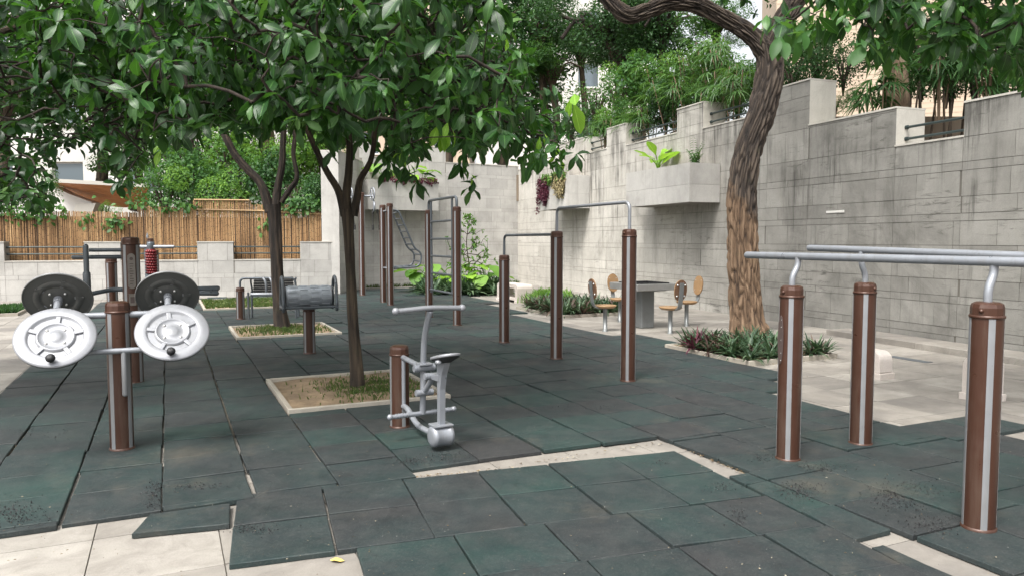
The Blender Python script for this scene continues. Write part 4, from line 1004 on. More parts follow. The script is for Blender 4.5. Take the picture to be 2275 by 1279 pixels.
# massage stand further back
g = Vector((-6.25, 12.3, 0.03))
t = thing('massage_stand', 'brown posts with a top bar and a hanging dark red massage roller behind the discs', 'exercise machine', g, 0)
for (x, y, h) in ((0.17, -1.1, 1.27), (0.05, -0.2, 1.33), (-0.05, 0.7, 1.36)): post(t, x, y, h, math.radians(-60)+math.pi/4)
tubes(t, 'top_bar', [(-0.2, 0, 1.415), (0.62, 0, 1.42)], [0.034, 0.026], M_['silver'], rnd=True)
tubes(t, 'mount', [(0.05, -0.2, 1.29), (0.05, 0, 1.41)], 0.022, M_['silver'])
m = MB(); m.lathe([(0.058, 0), (0.062, 0.02), (0.06, 0.1), (0.05, 0.12), (0.001, 0.121)], 20, M=Matrix.Translation((0.24, 0, 1.38))); m.build('roller_cap', M_['steel'], t)
m = MB()
for k in range(9):
    for j in range(12):
        a = (j+(k % 2)*0.5)*math.pi/6; m.lathe([(0.001, -0.024), (0.022, -0.012), (0.024, 0.0), (0.022, 0.012), (0.001, 0.024)], 8, M=Matrix.Translation((0.24+0.068*math.cos(a), 0.068*math.sin(a), 1.34-k*0.044)))
m.lathe([(0.062, 0.96), (0.068, 0.97), (0.068, 1.37), (0.062, 1.38)], 20, M=Matrix.Translation((0.24, 0, 0))); m.build('red_roller', M_['red'], t)
tubes(t, 'roller_axle', [(0.24, 0, 0.9), (0.24, 0, 0.97)], 0.03, M_['steel']); tubes(t, 'lower_tube', bend([(0.24, 0, 0.93), (0.24, 0, 0.6), (0.05, -0.2, 0.6)], 0.08), 0.028, M_['steel'])
g = Vector((-8.75, 17.9, 0.03))
t = thing('climbing_post', 'far brown topped post with a thick grey column in front of the low wall', 'exercise machine', g, 0)
post(t, 0, 0, 1.58, 0.7); tubes(t, 'column', [(0.05, -0.25, 0), (0.05, -0.25, 1.33)], 0.075, M_['steel']); tubes(t, 'joint_tube', [(0, 0, 1.25), (0.05, -0.25, 1.25)], 0.03, M_['steel'])
m = MB(); m.lathe([(0.02, 0), (0.03, 0.05), (0.001, 0.14)], 8, M=Matrix.Translation((-0.02, -0.1, 1.58))); m.build('finial', M_['silver'], t)

# back roller drum machine
M_['drum'] = paint('drum_grey_paint', (0.36, 0.39, 0.43), 0.32, 0.3, (0.14, 0.13, 0.12))
g = at_base(688, 786); RZ = TH-math.radians(3)
t = thing('roller_machine', 'grey bumpy roller drum with hooped ends on a short brown post', 'exercise machine', g, RZ)
post(t, 0, 0, 0.655, face(g)-RZ+math.pi/4)
m = MB(); Mx = frame((0, 0, 0.775), (0, 0, 1), (1, 0, 0)); Lh = 0.30
m.lathe([(0.10, -Lh), (0.135, -Lh+.004), (0.14, -Lh+.02), (0.14, Lh-.02), (0.135, Lh-.004), (0.10, Lh)], 40, M=Mx); dr = m.build('drum', M_['drum'], t)
bmp = MB(); bmp.box(-0.006, 0.0075, -0.016, 0.016, -0.052, 0.052, 0, .5, None, .006); bmesh_ = bmp.mesh('drum_ridge', M_['drum'])
for k in range(4):
    for j in range(12):
        a = (j+(k % 2)*0.5)*math.pi/6
        link('drum_ridge', bmesh_, dr, M=Mx @ Matrix.Rotation(a, 4, 'Z') @ Matrix.Translation((0.14, 0, -0.215+k*0.143)))
for s in (-1, 1):
    c_ = [(s*0.345, -0.19, 0.60), (s*0.345, -0.20, 0.70)]+[(s*0.345, -0.17*math.cos(a), 0.80+0.235*math.sin(a)) for a in [math.pi*i/10 for i in range(0, 11)]]+[(s*0.345, 0.20, 0.70), (s*0.345, 0.19, 0.60)]
    m = MB(); m.tube(spline(c_, 3), 0.021, 12, rnd=True); m.build('hoop', M_['steel'], t)
    m = MB(); m.lathe([(0.001, -0.008), (0.125, -0.006), (0.125, 0.006), (0.001, 0.008)], 28, M=Matrix.Translation((s*0.318, 0, 0.775)) @ Matrix.Rotation(math.pi/2, 4, 'Y')); m.build('end_plate', M_['steel'], t)
for y in (-0.14, 0.14): tubes(t, 'bottom_rail', [(-0.345, y, 0.635), (0.345, y, 0.635)], 0.017, M_['steel'])
for s in (-1, 1): tubes(t, 'cross_rail', [(s*0.345, -0.2, 0.635), (s*0.345, 0.2, 0.635)], 0.02, M_['steel'], rnd=True)
m = MB(); m.box(-0.1, 0.1, -0.15, 0.15, 0.612, 0.628, 0, .5, None, .003); m.build('mounting_plate', M_['steel'], t)

# sit up bench
g = at_base(535, 709); RZ = math.radians(8)
t = thing('sit_up_bench', 'grey tube sit up bench with black slatted board and a short brown post', 'exercise bench', g, RZ)
post(t, 0, 0, 0.62, face(g)-RZ+math.pi/4)
S_ = M_['steel']
tubes(t, 'hoop_tube', bend([(0, 0, 0.60), (0, 0, 0.79), (1.04, 0.05, 0.79), (1.04, 0.05, 0.55)], 0.16), 0.022, S_)
m = MB()
for k in range(6):
    m = MB(); z = 0.50+k*0.052; y = 0.22-k*0.008; m.box(0.20+0.006*k, 1.0-0.006*k, y-0.02, y+0.012, z, z+0.0475, 0, .5, None, .008); m.build('board_slat', M_['black'], t)
for s, x in ((0, 0.17), (1, 1.02)):
    tubes(t, 'side_rail', spline([(x+(0.03 if s else -0.02), 0.36, 0.42), (x, 0.27, 0.55), (x, 0.16, 0.72), (x+0.03, 0.06, 0.79)], 5), 0.018, S_)
for x in (0.44, 0.56): tubes(t, 'curved_bar', spline([(x, -0.02, 0.80), (x+0.05, -0.06, 0.72), (x+0.06, -0.05, 0.60), (x+0.05, 0.0, 0.47)], 5), 0.022, M_['silver'])
tubes(t, 'foot_roller', [(0.24, -0.12, 0.485), (0.68, -0.12, 0.485)], 0.034, M_['silver'], 16, True)
for (x, y) in ((0.15, 0.32), (0.15, -0.0), (0.62, 0.10), (1.05, 0.0), (1.05, 0.32)): tubes(t, 'leg', [(x, y, 0), (x, y, 0.52)], 0.021, S_)
tubes(t, 'floor_rail', [(0.15, 0.32, 0.44), (1.05, 0.32, 0.44)], 0.018, S_)

# twin posts with the curved ladder
g = at_base(868, 678); RZ = math.radians(21)
t = thing('curved_ladder', 'curved grey ladder arching out from a pair of tall brown posts by the back wall', 'climbing frame', g, RZ)
q = face(g)-RZ
post(t, 0, 0, 2.40, q-0.45); post(t, 0, 0.85, 2.40, q-0.45)
prof = bend([(0, 0, 2.24), (0.22, 0, 2.24), (0.60, 0, 1.34), (0.78, 0, 1.22), (0.74, 0, 0.90), (0.0, 0, 0.86)], 0.17, 6)
for y in (0.06, 0.79): tubes(t, 'side_rail', [Vector((p.x, y, p.z)) for p in prof], 0.023, M_['steel'])
for k in range(13):
    i = 2+k*2.45; p = prof[min(len(prof)-3, int(i))]; 
    # even spacing along the profile
acc = [0]
for i in range(1, len(prof)): acc.append(acc[-1]+(prof[i]-prof[i-1]).length)
for k in range(12):
    d_ = 0.24+k*0.165
    for i in range(1, len(prof)):
        if acc[i] >= d_:
            f_ = (d_-acc[i-1])/(acc[i]-acc[i-1]); p = prof[i-1].lerp(prof[i], f_); break
    tubes(t, 'rung', [(p.x, 0.06, p.z), (p.x, 0.79, p.z)], 0.018, M_['steel'], 8)
for z in (2.24, 0.86): tubes(t, 'tie_bar', [(0, 0, z), (0, 0.85, z)], 0.018, M_['silver'])

# ladder frame
g = at_base(1016, 723); RZ = math.radians(25)
t = thing('ladder_frame', 'upright ladder with a hoop top held between two tall brown striped posts', 'climbing frame', g, RZ)
q = face(g)-RZ
post(t, 0, 0, 2.13, q-0.45); post(t, 0, 1.57, 2.13, q-0.4)
tubes(t, 'hoop_bar', bend([(0, 0, 2.1), (0, 0, 2.31), (0, 1.57, 2.31), (0, 1.57, 2.1)], 0.12), 0.026, M_['steel'])
for y in (0.24, 1.42): tubes(t, 'side_rail', [(0, y, 0.50), (0, y, 2.29)], 0.022, M_['steel'])
for k in range(5): tubes(t, 'rung', [(0, 0.06 if k == 4 else 0.24, 1.89-k*0.333), (0, 1.42 if k < 4 else 1.5, 1.89-k*0.333)], 0.021, M_['steel'], 10)

# shoulder wheels post
g = at_base(806, 656); RZ = math.radians(14)
t = thing('shoulder_wheels', 'tallest brown post at the back carrying small grey wheels and hanging pull straps', 'exercise machine', g, RZ)
post(t, 0, 0, 2.86, face(g)-RZ-0.5, r=0.082)
tubes(t, 'cross_arm', [(-0.34, 0, 2.76), (0.34, 0, 2.76)], 0.024, M_['silver'])
for s in (-1, 1):
    wh = link('pulley_wheel', None, t, loc=(s*0.30, 0, 2.82), rotz=math.radians(18))
    m = MB(); m.tube([(0, 0.17*math.cos(a), 0.17*math.sin(a)) for a in [i*math.pi/12 for i in range(25)]], 0.018, 8, cap=False); m.build('wheel_rim', M_['silver'], wh)
    for k in range(3): a = k*math.pi/3; tubes(wh, 'spoke', [(0, 0.17*math.cos(a), 0.17*math.sin(a)), (0, -0.17*math.cos(a), -0.17*math.sin(a))], 0.012, M_['silver'], 8)
    w2 = MB(); w2.tube([(0, 0.12*math.cos(a), 0.12*math.sin(a)) for a in [i*math.pi/12 for i in range(25)]], 0.03, 8, cap=False)
    w2.build('lower_pulley', M_['silver'], t, loc=(s*0.34, -0.05, 2.46)); tubes(t, 'pulley_link', [(s*0.32, 0, 2.8), (s*0.34, -0.05, 2.46)], 0.02, M_['silver'])
    for dx in (-0.06, 0.12):
        tubes(t, 'strap', [(s*0.34+dx*0.7, -0.05, 2.4), (s*0.34+dx+0.02, -0.06, 1.95)], 0.012, M_['rope'], 6)
        tubes(t, 'strap_handle', [(s*0.34+dx+0.02, -0.06, 1.96), (s*0.34+dx+0.02, -0.06, 1.82)], 0.028, M_['rope'], 8)
        tubes(t, 'strap_buckle', [(s*0.34+dx*0.7, -0.05, 2.27), (s*0.34+dx*0.7+.005, -0.05, 2.36)], 0.026, M_['rope'], 8)

# game table and its four stools
tc = Vector((2.36, 13.2, 0)); 
t = thing('game_table', 'grey metal square game table on a thick pedestal between the four stools', 'table', tc, TH)
m = MB(); m.box(-0.14, 0.14, -0.14, 0.14, 0, 0.68, 0, .5, None, .02); m.build('pedestal', M_['pedestal'], t)
m = MB(); m.box(-0.28, 0.28, -0.28, 0.28, 0.664, 0.684, 0, .5, None, .004); m.build('support_plate', M_['pedestal'], t)
for (x0, x1, y0, y1) in ((-.44, .44, -.44, -.37), (-.44, .44, .37, .44), (-.44, -.37, -.368, .368), (.37, .44, -.368, .368)):
    m = MB(); m.box(x0, x1, y0, y1, 0.688, 0.80, 0, .5, None, .006); m.build('table_edge', M_['tabletop'], t)
m = MB(); m.box(-.369, .369, -.369, .369, 0.70, 0.775); m.build('table_top', M_['pedestal'], t)
for (x0, x1, y0, y1) in ((-.32, .32, -.32, -.29), (-.32, .32, .29, .32), (-.32, -.29, -.289, .289), (.29, .32, -.289, .289)):
    m = MB(); m.box(x0, x1, y0, y1, 0.776, 0.815); m.build('board_frame', M_['black'], t)
def ell(a, b, n=28, e=2.3):
    return [(a*math.copysign(abs(math.cos(q))**(2/e), math.cos(q)), b*math.copysign(abs(math.sin(q))**(2/e), math.sin(q))) for q in [i*2*math.pi/n for i in range(n)]]
_st = []
def stool(pos_, rz, label):
    t = thing('backed_stool', label, 'stool', pos_, rz, 'stools round the game table')
    if not _st:
        m = MB(); m.lathe([(0.052, 0), (0.052, 0.006), (0.037, 0.008), (0.037, 0.40), (0.05, 0.41)], 20); a = m.mesh('stem', M_['pedestal'])
        m = MB(); n = 28; vv = []
        for (k, z) in ((0.80, 0.405), (0.98, 0.432), (1.0, 0.446), (0.96, 0.456), (0.6, 0.452), (0.02, 0.448)): vv += [(x*k, y*k, z) for x, y in ell(0.185, 0.185)]
        m.add(vv, [(i*n+j, i*n+(j+1) % n, (i+1)*n+(j+1) % n, (i+1)*n+j) for i in range(5) for j in range(n)]+[tuple(range(n))[::-1]], 0, .5, None, True); b = m.mesh('seat', M_['seatwood'])
        pts_ = spline([(0.0, 0, 0.405), (0.12, 0, 0.40), (0.235, 0, 0.46), (0.27, 0, 0.60), (0.30, 0, 0.86)], 5); m = MB(); vv = []
        for i, p in enumerate(pts_):
            d = (pts_[min(i+1, len(pts_)-1)]-pts_[max(i-1, 0)]).normalized(); nn = Vector((-d.z, 0, d.x))*0.008
            vv += [p+nn+Vector((0, -.04, 0)), p+nn+Vector((0, .04, 0)), p-nn+Vector((0, .04, 0)), p-nn+Vector((0, -.04, 0))]
        k = len(pts_); m.add(vv, [(i*4+j, i*4+(j+1) % 4, (i+1)*4+(j+1) % 4, (i+1)*4+j) for i in range(k-1) for j in range(4)]+[(3, 2, 1, 0), (k*4-4, k*4-3, k*4-2, k*4-1)]); c = m.mesh('back_bar', M_['pedestal'])
        Mx = Matrix.Translation((0.262, 0, 0.735)) @ Matrix.Rotation(math.radians(-83), 4, 'Y')
        m = MB(); m.prism(ell(0.175, 0.125, 28, 2.2), 0.001, 0.012, 0, .5, Mx); d = m.mesh('backrest', M_['seatwood']); m = MB(); m.prism(ell(0.172, 0.123, 28, 2.2), -0.008, 0.0005, 0, .5, Mx); e = m.mesh('backrest_rear', M_['seatdark'])
        bt = MB(); bt.lathe([(0.001, -0.022), (0.014, -0.018), (0.016, -0.008)], 10); bt.lathe([(0.009, 0.0125), (0.006, 0.016), (0.001, 0.017)], 10); f = bt.mesh('bolt', M_['bolt'])
        _st.extend([a, b, c, d, e, f, Mx])
    a, b, c, d, e, f, Mx = _st
    link('stem', a, t); link('seat', b, t); link('back_bar', c, t); br = link('backrest', d, t); link('backrest_rear', e, t)
    for sx in (-1, 1):
        for sy in (-1, 1): link('bolt', f, br, M=Mx @ Matrix.Translation((sx*0.09, sy*0.075, 0)))
    return t
def sb(u, v): q = G(u, v, 0); return Vector((q.x, q.y+0.04, 0))
stool(sb(1345, 736), TH+math.pi, 'backed stool on the left side of the game table seen edge on')
s2 = stool(sb(1490, 741), TH-math.pi/2, 'nearest backed stool, its bolted backrest turned toward the camera')
stool(sb(1526, 724), TH, 'backed stool right of the game table with pale ochre backrest against the wall')
stool(sb(1378, 715), TH+math.pi/2, 'backed stool behind the game table, half hidden by a brown post')
m = MB(); r = random.Random(8)
for _ in range(16): crumb(m, Vector((r.gauss(0, .07), r.gauss(0, .06), 0.458)), r); 
for i in range(len(m.v)): pass
o = m.build('fallen_petals', M_['bolt'], kind='stuff', label='scattered pale petals on the seat of the nearest stool', cat='petals'); o.location = s2.location
m = MB()

# stone benches
def bench(pos_, rz, ln, w, h, label, th=None):
    th = min(0.13, ln*0.3) if th is None else th
    t = thing('stone_bench', label, 'bench', pos_, rz)
    def rr(x0, x1, z0, z1, r_, n=6, rb=None):
        rb = r_ if rb is None else rb; P = []
        for (cx, cz, a0, q) in ((x1-r_, z1-r_, 0, r_), (x0+r_, z1-r_, 90, r_), (x0+rb, z0+rb, 180, rb), (x1-rb, z0+rb, 270, rb)):
            for i in range(n+1): a = math.radians(a0+90*i/n); P.append((cx+q*math.cos(a), cz+q*math.sin(a)))
        return P
    o_ = rr(-ln/2, ln/2, 0.07, h, 0.11, rb=0.01); i_ = rr(-ln/2+th, ln/2-th, 0.13, h-0.09, 0.07, rb=0.02); n = len(o_)
    vv = [(x, -w/2, z) for x, z in o_]+[(x, -w/2, z) for x, z in i_]+[(x, w/2, z) for x, z in o_]+[(x, w/2, z) for x, z in i_]
    ff = []
    for i in range(n):
        j = (i+1) % n; ff += [(i, j, n+j, n+i), (2*n+i, 3*n+i, 3*n+j, 2*n+j), (i, 2*n+i, 2*n+j, j), (n+i, n+j, 3*n+j, 3*n+i)]
    m = MB(); m.add(vv, ff); m.build('bench_body', M_['bench'], t)
    for s in (-1, 1):
        x = s*(ln/2-th/2); m = MB(); m.box(x-th/2-0.02, x+th/2+0.02, -w/2-0.02, w/2+0.02, -0.005, 0.068, 0, .5, None, .006); m.build('bench_foot', M_['bench'], t)
    return t
nB = Vector((0.42, -0.9075, 0))
c_ = G(1150, 674, 0); bench(Vector((c_.x, c_.y, 0))-nB*0.62+A*0.2, math.atan2(nB.y, nB.x), 1.25, 0.42, 0.46, 'rounded pale stone bench beside the far planting bed')
c_ = G(1958, 842, 0); bench(Vector((c_.x, c_.y, 0))-nB*0.17+A*0.06, math.atan2(nB.y, nB.x), 0.36, 0.2, 0.31, 'low stone bench partly hidden behind the middle post of the parallel bars')
c_ = G(2205, 893, 0); bench(Vector((c_.x, c_.y, 0))-nB*0.12+A*0.03, math.atan2(nB.y, nB.x), 0.24, 0.26, 0.44, 'stone bench behind the nearest brown post at the right edge')
m = MB(); c_ = G(2020, 798, 0); m.box(-0.28, 0.28, -0.07, 0.07, 0.0015, 0.007); m.build('drain_cover', M_['steel'], loc=(c_.x, c_.y, 0), rotz=math.atan2(-.9, .42), label='thin dark metal cover set in the paving near the right wall', cat='cover')

# wall planters
def planter(name_label, s0, s1, z0, z1, prot=0.78, org=WO, rz=rotR):
    t = thing('wall_planter', name_label, 'planter', org, rz); r = random.Random(int(s0*10)); w = 0.07
    m = MB(); m.box(s0+.01, s1-.01, -prot+.01, -.01, z0, z0+.09); m.build('planter_base', M_['mortar_pale'], t)
    n = max(2, int((s1-s0)/0.8)); zz = [z0+.0, z0+(z1-z0)*.45, z1]
    for j in range(2):
        for i in range(n):
            a, b = s0+(s1-s0)*i/n, s0+(s1-s0)*(i+1)/n; m = MB(); m.box(a+.0015, b-.0015, -prot, -prot+w, zz[j]+(.002 if j else -.004), zz[j+1]-.002, 0, r.random()); m.build('facing_slab', M_['stone_low'], t)
        for (a, b) in ((s0, s0+w), (s1-w, s1)):
            m = MB(); m.box(a, b, -prot+w+.002, -.016, zz[j]+(.002 if j else -.004), zz[j+1]-.002, 0, r.random()); m.build('facing_slab', M_['stone_low'], t)
    m = MB(); m.box(s0+w+.002, s1-w-.002, -prot+w+.002, -.016, z1-.16, z1-.06); m.build('soil', M_['soil'], t); return t
PL1 = (9.5, 12.2, 2.37, 3.19); PL2 = (4.0, 5.95, 2.5, 3.45)
planter('long pale planter box jutting from the right wall behind the big tree', *PL1)
planter('shorter planter box near the corner with trailing purple plants', *PL2)
planter('broad planter box on the back wall above the shoulder wheels', -0.1, 2.35, 2.55, 3.5, 0.8, MO, rotM)
m = MB(); m.add([(0, 0, 0), (.02, .012, .006), (.055, .004, .004), (.075, -.012, .0), (.055, -.03, .004), (.03, -.034, .012), (.012, -.02, .004), (.035, -.008, .016)], [(0, 1, 7), (1, 2, 7), (2, 3, 7), (3, 4, 7), (4, 5, 7), (5, 6, 7), (6, 0, 7)])
c_ = G(733, 1243, 0.004); m.build('fallen_leaf', M_['yellow'], loc=(c_.x, c_.y, 0.006), label='crumpled yellow dead leaf on the pale paving at the bottom edge', cat='leaf')

# ------------------------------------------------------------------ leaves
def leaf_shape(rows, prof, droop, fold, twist=0.0, wave=0.0):
    """unit leaf along +x, three points across; returns verts, quads, uvs"""
    V, UV = [], []
    for i in range(rows+1):
        t = i/rows; w = prof(t); x = t; z = -droop*t*t
        tw = twist*t; sl = -2*droop*t
        x = t - 0.25*droop*droop*t**3
        for j in (-1, 0, 1):
            y = j*w; zz = abs(j)*w*fold + (wave*math.sin(t*14+j)*w if j else 0)
            V.append((x - zz*sl*0.5, y*math.cos(tw)-zz*math.sin(tw), z + y*math.sin(tw)+zz*math.cos(tw))); UV.append((0.5+0.5*j, t))
    F = []
    for i in range(rows):
        a = i*3; F += [(a, a+3, a+4, a+1), (a+1, a+4, a+5, a+2)]
    return np.array(V, dtype=np.float64), np.array(F, dtype=np.int64), np.array(UV, dtype=np.float64)
obov = lambda t: 0.008 + 0.192*(math.sin(math.pi*min(1, max(0, t-0.06)/0.94)**1.25)**0.85 if t > 0.06 else 0) * (1 if t < 1 else 0)
oval = lambda t: 0.01 + 0.24*(math.sin(math.pi*max(0, t-0.04)/0.96)**0.8 if 0.04 < t < 1 else 0)
strapf = lambda t: 0.055*(1-t)**0.6*(0.55+0.45*min(1, t*5))+0.002
heart = lambda t: 0.02 + 0.42*(math.sin(math.pi*max(0, t-0.02)/0.98)**0.6 if 0.02 < t < 1 else 0)*(1.15-0.4*t)
LV = {'big': [leaf_shape(7, obov, d, f, tw, 0.12) for d, f, tw in ((0.12, 0.28, 0.1), (0.3, 0.2, -0.25), (0.45, 0.35, 0.3), (0.05, 0.4, 0.0), (0.22, 0.12, 0.5), (0.38, 0.25, -0.5))],
      'oval': [leaf_shape(4, oval, d, f, tw, 0.1) for d, f, tw in ((0.12, 0.25, 0.1), (0.3, 0.2, -0.3), (0.2, 0.35, 0.4))],
      'tiny': [leaf_shape(2, oval, d, f, tw) for d, f, tw in ((0.2, 0.25, 0.1), (0.35, 0.2, -0.3))],
      'strap': [leaf_shape(4, strapf, d, f, tw) for d, f, tw in ((0.35, 0.5, 0.1), (0.7, 0.4, -0.2), (0.15, 0.6, 0.3))],
      'heart': [leaf_shape(7, heart, d, f, tw, 0.1) for d, f, tw in ((0.3, 0.18, 0.1), (0.5, 0.1, -0.2), (0.15, 0.25, 0.2))]}
def cloud_mesh(name, kind, P, X, Nn, Ln, tone_, m, wscale=1.0, rs=None):
    rs = rs or np.random.RandomState(1); var = rs.randint(0, len(LV[kind]), len(P))
    X = X/np.linalg.norm(X, axis=1)[:, None]; Nn = Nn-X*np.sum(X*Nn, axis=1)[:, None]; Nn = Nn/np.maximum(np.linalg.norm(Nn, axis=1), 1e-6)[:, None]; Y = np.cross(Nn, X)
    VV, FF, UU, TT = [], [], [], []; o = 0
    for k, (v, f, uv) in enumerate(LV[kind]):
        idx = np.where(var == k)[0]
        if not len(idx): continue
        s = Ln[idx][:, None, None]
        W = P[idx][:, None, :] + s*(v[None, :, 0:1]*X[idx][:, None, :] + wscale*v[None, :, 1:2]*Y[idx][:, None, :] + v[None, :, 2:3]*Nn[idx][:, None, :])
        nv = len(v); VV.append(W.reshape(-1, 3)); FF.append((f[None]+(o+np.arange(len(idx))*nv)[:, None, None]).reshape(-1, 4)); o += len(idx)*nv
        UU.append(np.tile(uv[f.reshape(-1)], (len(idx), 1))); TT.append(np.repeat(tone_[idx], len(f)))
    V = np.concatenate(VV); F = np.concatenate(FF); U = np.concatenate(UU); T = np.concatenate(TT)
    me = bpy.data.meshes.new(name); me.vertices.add(len(V)); me.vertices.foreach_set('co', V.astype(np.float32).ravel())
    me.loops.add(F.size); me.loops.foreach_set('vertex_index', F.astype(np.int32).ravel())
    me.polygons.add(len(F)); me.polygons.foreach_set('loop_start', np.arange(0, F.size, 4, dtype=np.int32)); me.polygons.foreach_set('loop_total', np.full(len(F), 4, dtype=np.int32))
    uvl = me.uv_layers.new(name='UVMap'); uvl.data.foreach_set('uv', U.astype(np.float32).ravel())
    at = me.attributes.new('tone', 'FLOAT', 'FACE'); at.data.foreach_set('value', T.astype(np.float32))
    me.materials.append(m); me.update(calc_edges=True); me.polygons.foreach_set('use_smooth', np.ones(len(F), dtype=bool)); return me
def rosettes(C, D, n, L, rs, droop=0.55, jit=0.05):
    """terminal leaf whorls: C centres, D shoot directions"""
    K = len(C); k = rs.randint(n[0], n[1]+1, K); idx = np.repeat(np.arange(K), k); M = len(idx)
    D = D/np.linalg.norm(D, axis=1)[:, None]; ref = np.where(np.abs(D[:, 2:3]) < 0.9, np.array([[0, 0, 1.0]]), np.array([[1.0, 0, 0]]))
    U = np.cross(D, ref); U /= np.linalg.norm(U, axis=1)[:, None]; W = np.cross(D, U)
    ord_ = np.concatenate([np.arange(q) for q in k]); az = ord_*2.4+np.repeat(rs.uniform(0, 6.28, K), k)+rs.normal(0, .25, M)
    op = rs.uniform(math.radians(35), math.radians(100), M)
    X = D[idx]*np.cos(op)[:, None]+(U[idx]*np.cos(az)[:, None]+W[idx]*np.sin(az)[:, None])*np.sin(op)[:, None]
    X[:, 2] -= droop*rs.uniform(0.4, 1.5, M)
    Nn = D[idx]*0.6+np.array([[0, 0, 1.0]])+rs.normal(0, .42, (M, 3))
    P = C[idx]-D[idx]*(ord_[:, None]*0.018)+rs.normal(0, jit*0.3, (M, 3))
    sz = np.repeat(rs.uniform(0.62, 1.0, K), k); Ln = (L[0]+(L[1]-L[0])*rs.uniform(0, 1, M)**1.3)*sz*np.where(ord_ < 2, 0.7, 1.0); tn = np.clip(rs.normal(0.42, 0.2, M)+0.25*(ord_ < 2)+np.repeat(rs.normal(0, .14, K), k), 0, 1)
    return P, X, Nn, Ln, tn
def leaves_of(root, kind, P, X, Nn, Ln, tn, m, rs, single=300, wscale=1.0, crown='crown'):
    """the largest leaves in view are parts of their own, the rest is one crown mesh"""
    u, v, d = proj_np(P+X*Ln[:, None]*0.5); inn = (u > -40) & (u < 2315) & (v > -30) & (v < 1300)
    size = np.where(inn, Ln/d, 0); order = np.argsort(-size); pick = order[:single]; pick = pick[size[pick] > 0]
    if single and len(pick):
        ms = []
        for k, (vv, f, uv) in enumerate(LV[kind]):
            me = cloud_mesh('leaf', kind, np.zeros((1, 3)), np.array([[1.0, 0, 0]]), np.array([[0, 0, 1.0]]), np.ones(1), np.array([0.45]), m, wscale)
            co = vv.copy(); co[:, 1] *= wscale; me.vertices.foreach_set('co', co.astype(np.float32).ravel()); ms.append(me)
        Xn = X/np.linalg.norm(X, axis=1)[:, None]; NN = Nn-Xn*np.sum(Xn*Nn, axis=1)[:, None]; NN /= np.linalg.norm(NN, axis=1)[:, None]; YY = np.cross(NN, Xn)
        for i in pick:
            M = Matrix(((Xn[i][0], YY[i][0], NN[i][0], 0), (Xn[i][1], YY[i][1], NN[i][1], 0), (Xn[i][2], YY[i][2], NN[i][2], 0), (0, 0, 0, 1))) @ Matrix.Scale(float(Ln[i]), 4)
            M.translation = Vector(P[i])-root.location
            o = link('leaf', ms[rs.randint(len(ms))], root, M=M)
    keep = np.ones(len(P), bool); keep[pick] = False
    if keep.any():
        me = cloud_mesh(crown, kind, P[keep]-np.array(root.location), X[keep], Nn[keep], Ln[keep], tn[keep], m, wscale, rs); link(crown, me, root, kind='stuff')

# ------------------------------------------------------------------ trunks and branches
def trunk_mb(mb, pts, rad, amp=0.02, n=28, step=0.05, ridge=7.0, seed=0, plate=0):
    P = spline(pts, 10); k0 = len(pts)-1; R = []
    for i in range(len(P)):
        f_ = i/10; a = min(int(f_), k0-1); t = f_-a; R.append(rad[a]*(1-t)+rad[a+1]*t)
    acc = [0]
    for i in range(1, len(P)): acc.append(acc[-1]+(P[i]-P[i-1]).length)
    m_ = max(2, int(acc[-1]/step)); Q, QR = [], []
    j = 1
    for i in range(m_+1):
        d = acc[-1]*i/m_
        while j < len(acc)-1 and acc[j] < d: j += 1
        t = (d-acc[j-1])/max(acc[j]-acc[j-1], 1e-6); t = max(0, min(1, t)); Q.append(P[j-1].lerp(P[j], t)); QR.append(R[j-1]*(1-t)+R[j]*t)
    T = [(Q[min(i+1, m_)]-Q[max(i-1, 0)]).normalized() for i in range(m_+1)]
    Nn = T[0].orthogonal().normalized(); vv = []; tn = []
    for i in range(m_+1):
        Nn = (Nn-T[i]*Nn.dot(T[i])).normalized(); Bn = T[i].cross(Nn); L_ = acc[-1]*i/m_
        for j in range(n):
            a = 2*math.pi*j/n; c, s = math.cos(a), math.sin(a)
            h = noise.noise(Vector((c*ridge, s*ridge, L_*1.6+seed))); h2 = noise.noise(Vector((c*ridge*.45+9, s*ridge*.45, L_*0.9+seed))); h3 = noise.noise(Vector((c*2.0, s*2.0, L_*0.8+seed*3)))
            if plate:
                wv = noise.noise(Vector((c*2.2, s*2.2, L_*2.0+seed)))*0.9; ca, sa = math.cos(a+wv*0.16), math.sin(a+wv*0.16); dv = noise.voronoi(Vector((ca*plate, sa*plate, L_*3.0+wv+seed)))[0]; rg = min(1.0, max(0.0, (dv[1]-dv[0])*2.0))**0.7*0.8+0.3*abs(noise.noise(Vector((ca*plate*2.5, sa*plate*2.5, L_*6))))
            else: rg = (abs(h)*2)**0.7
            r_ = QR[i]*(1+0.10*h3)+amp*(rg-0.4+0.5*h2)*min(1.0, QR[i]/0.06)
            vv.append(Q[i]+(Nn*c+Bn*s)*max(0.004, r_)); tn.append(max(0, min(1, 0.15+rg*0.6)))
    ff = [(i*n+j, i*n+(j+1) % n, (i+1)*n+(j+1) % n, (i+1)*n+j) for i in range(m_) for j in range(n)]
    o = len(mb.v); mb.v += [tuple(p) for p in vv]
    for f in ff: mb.f.append(tuple(q+o for q in f)); mb.m.append(0); mb.t.append((tn[f[0]]+tn[f[2]])/2); mb.sm.append(True)
    return mb
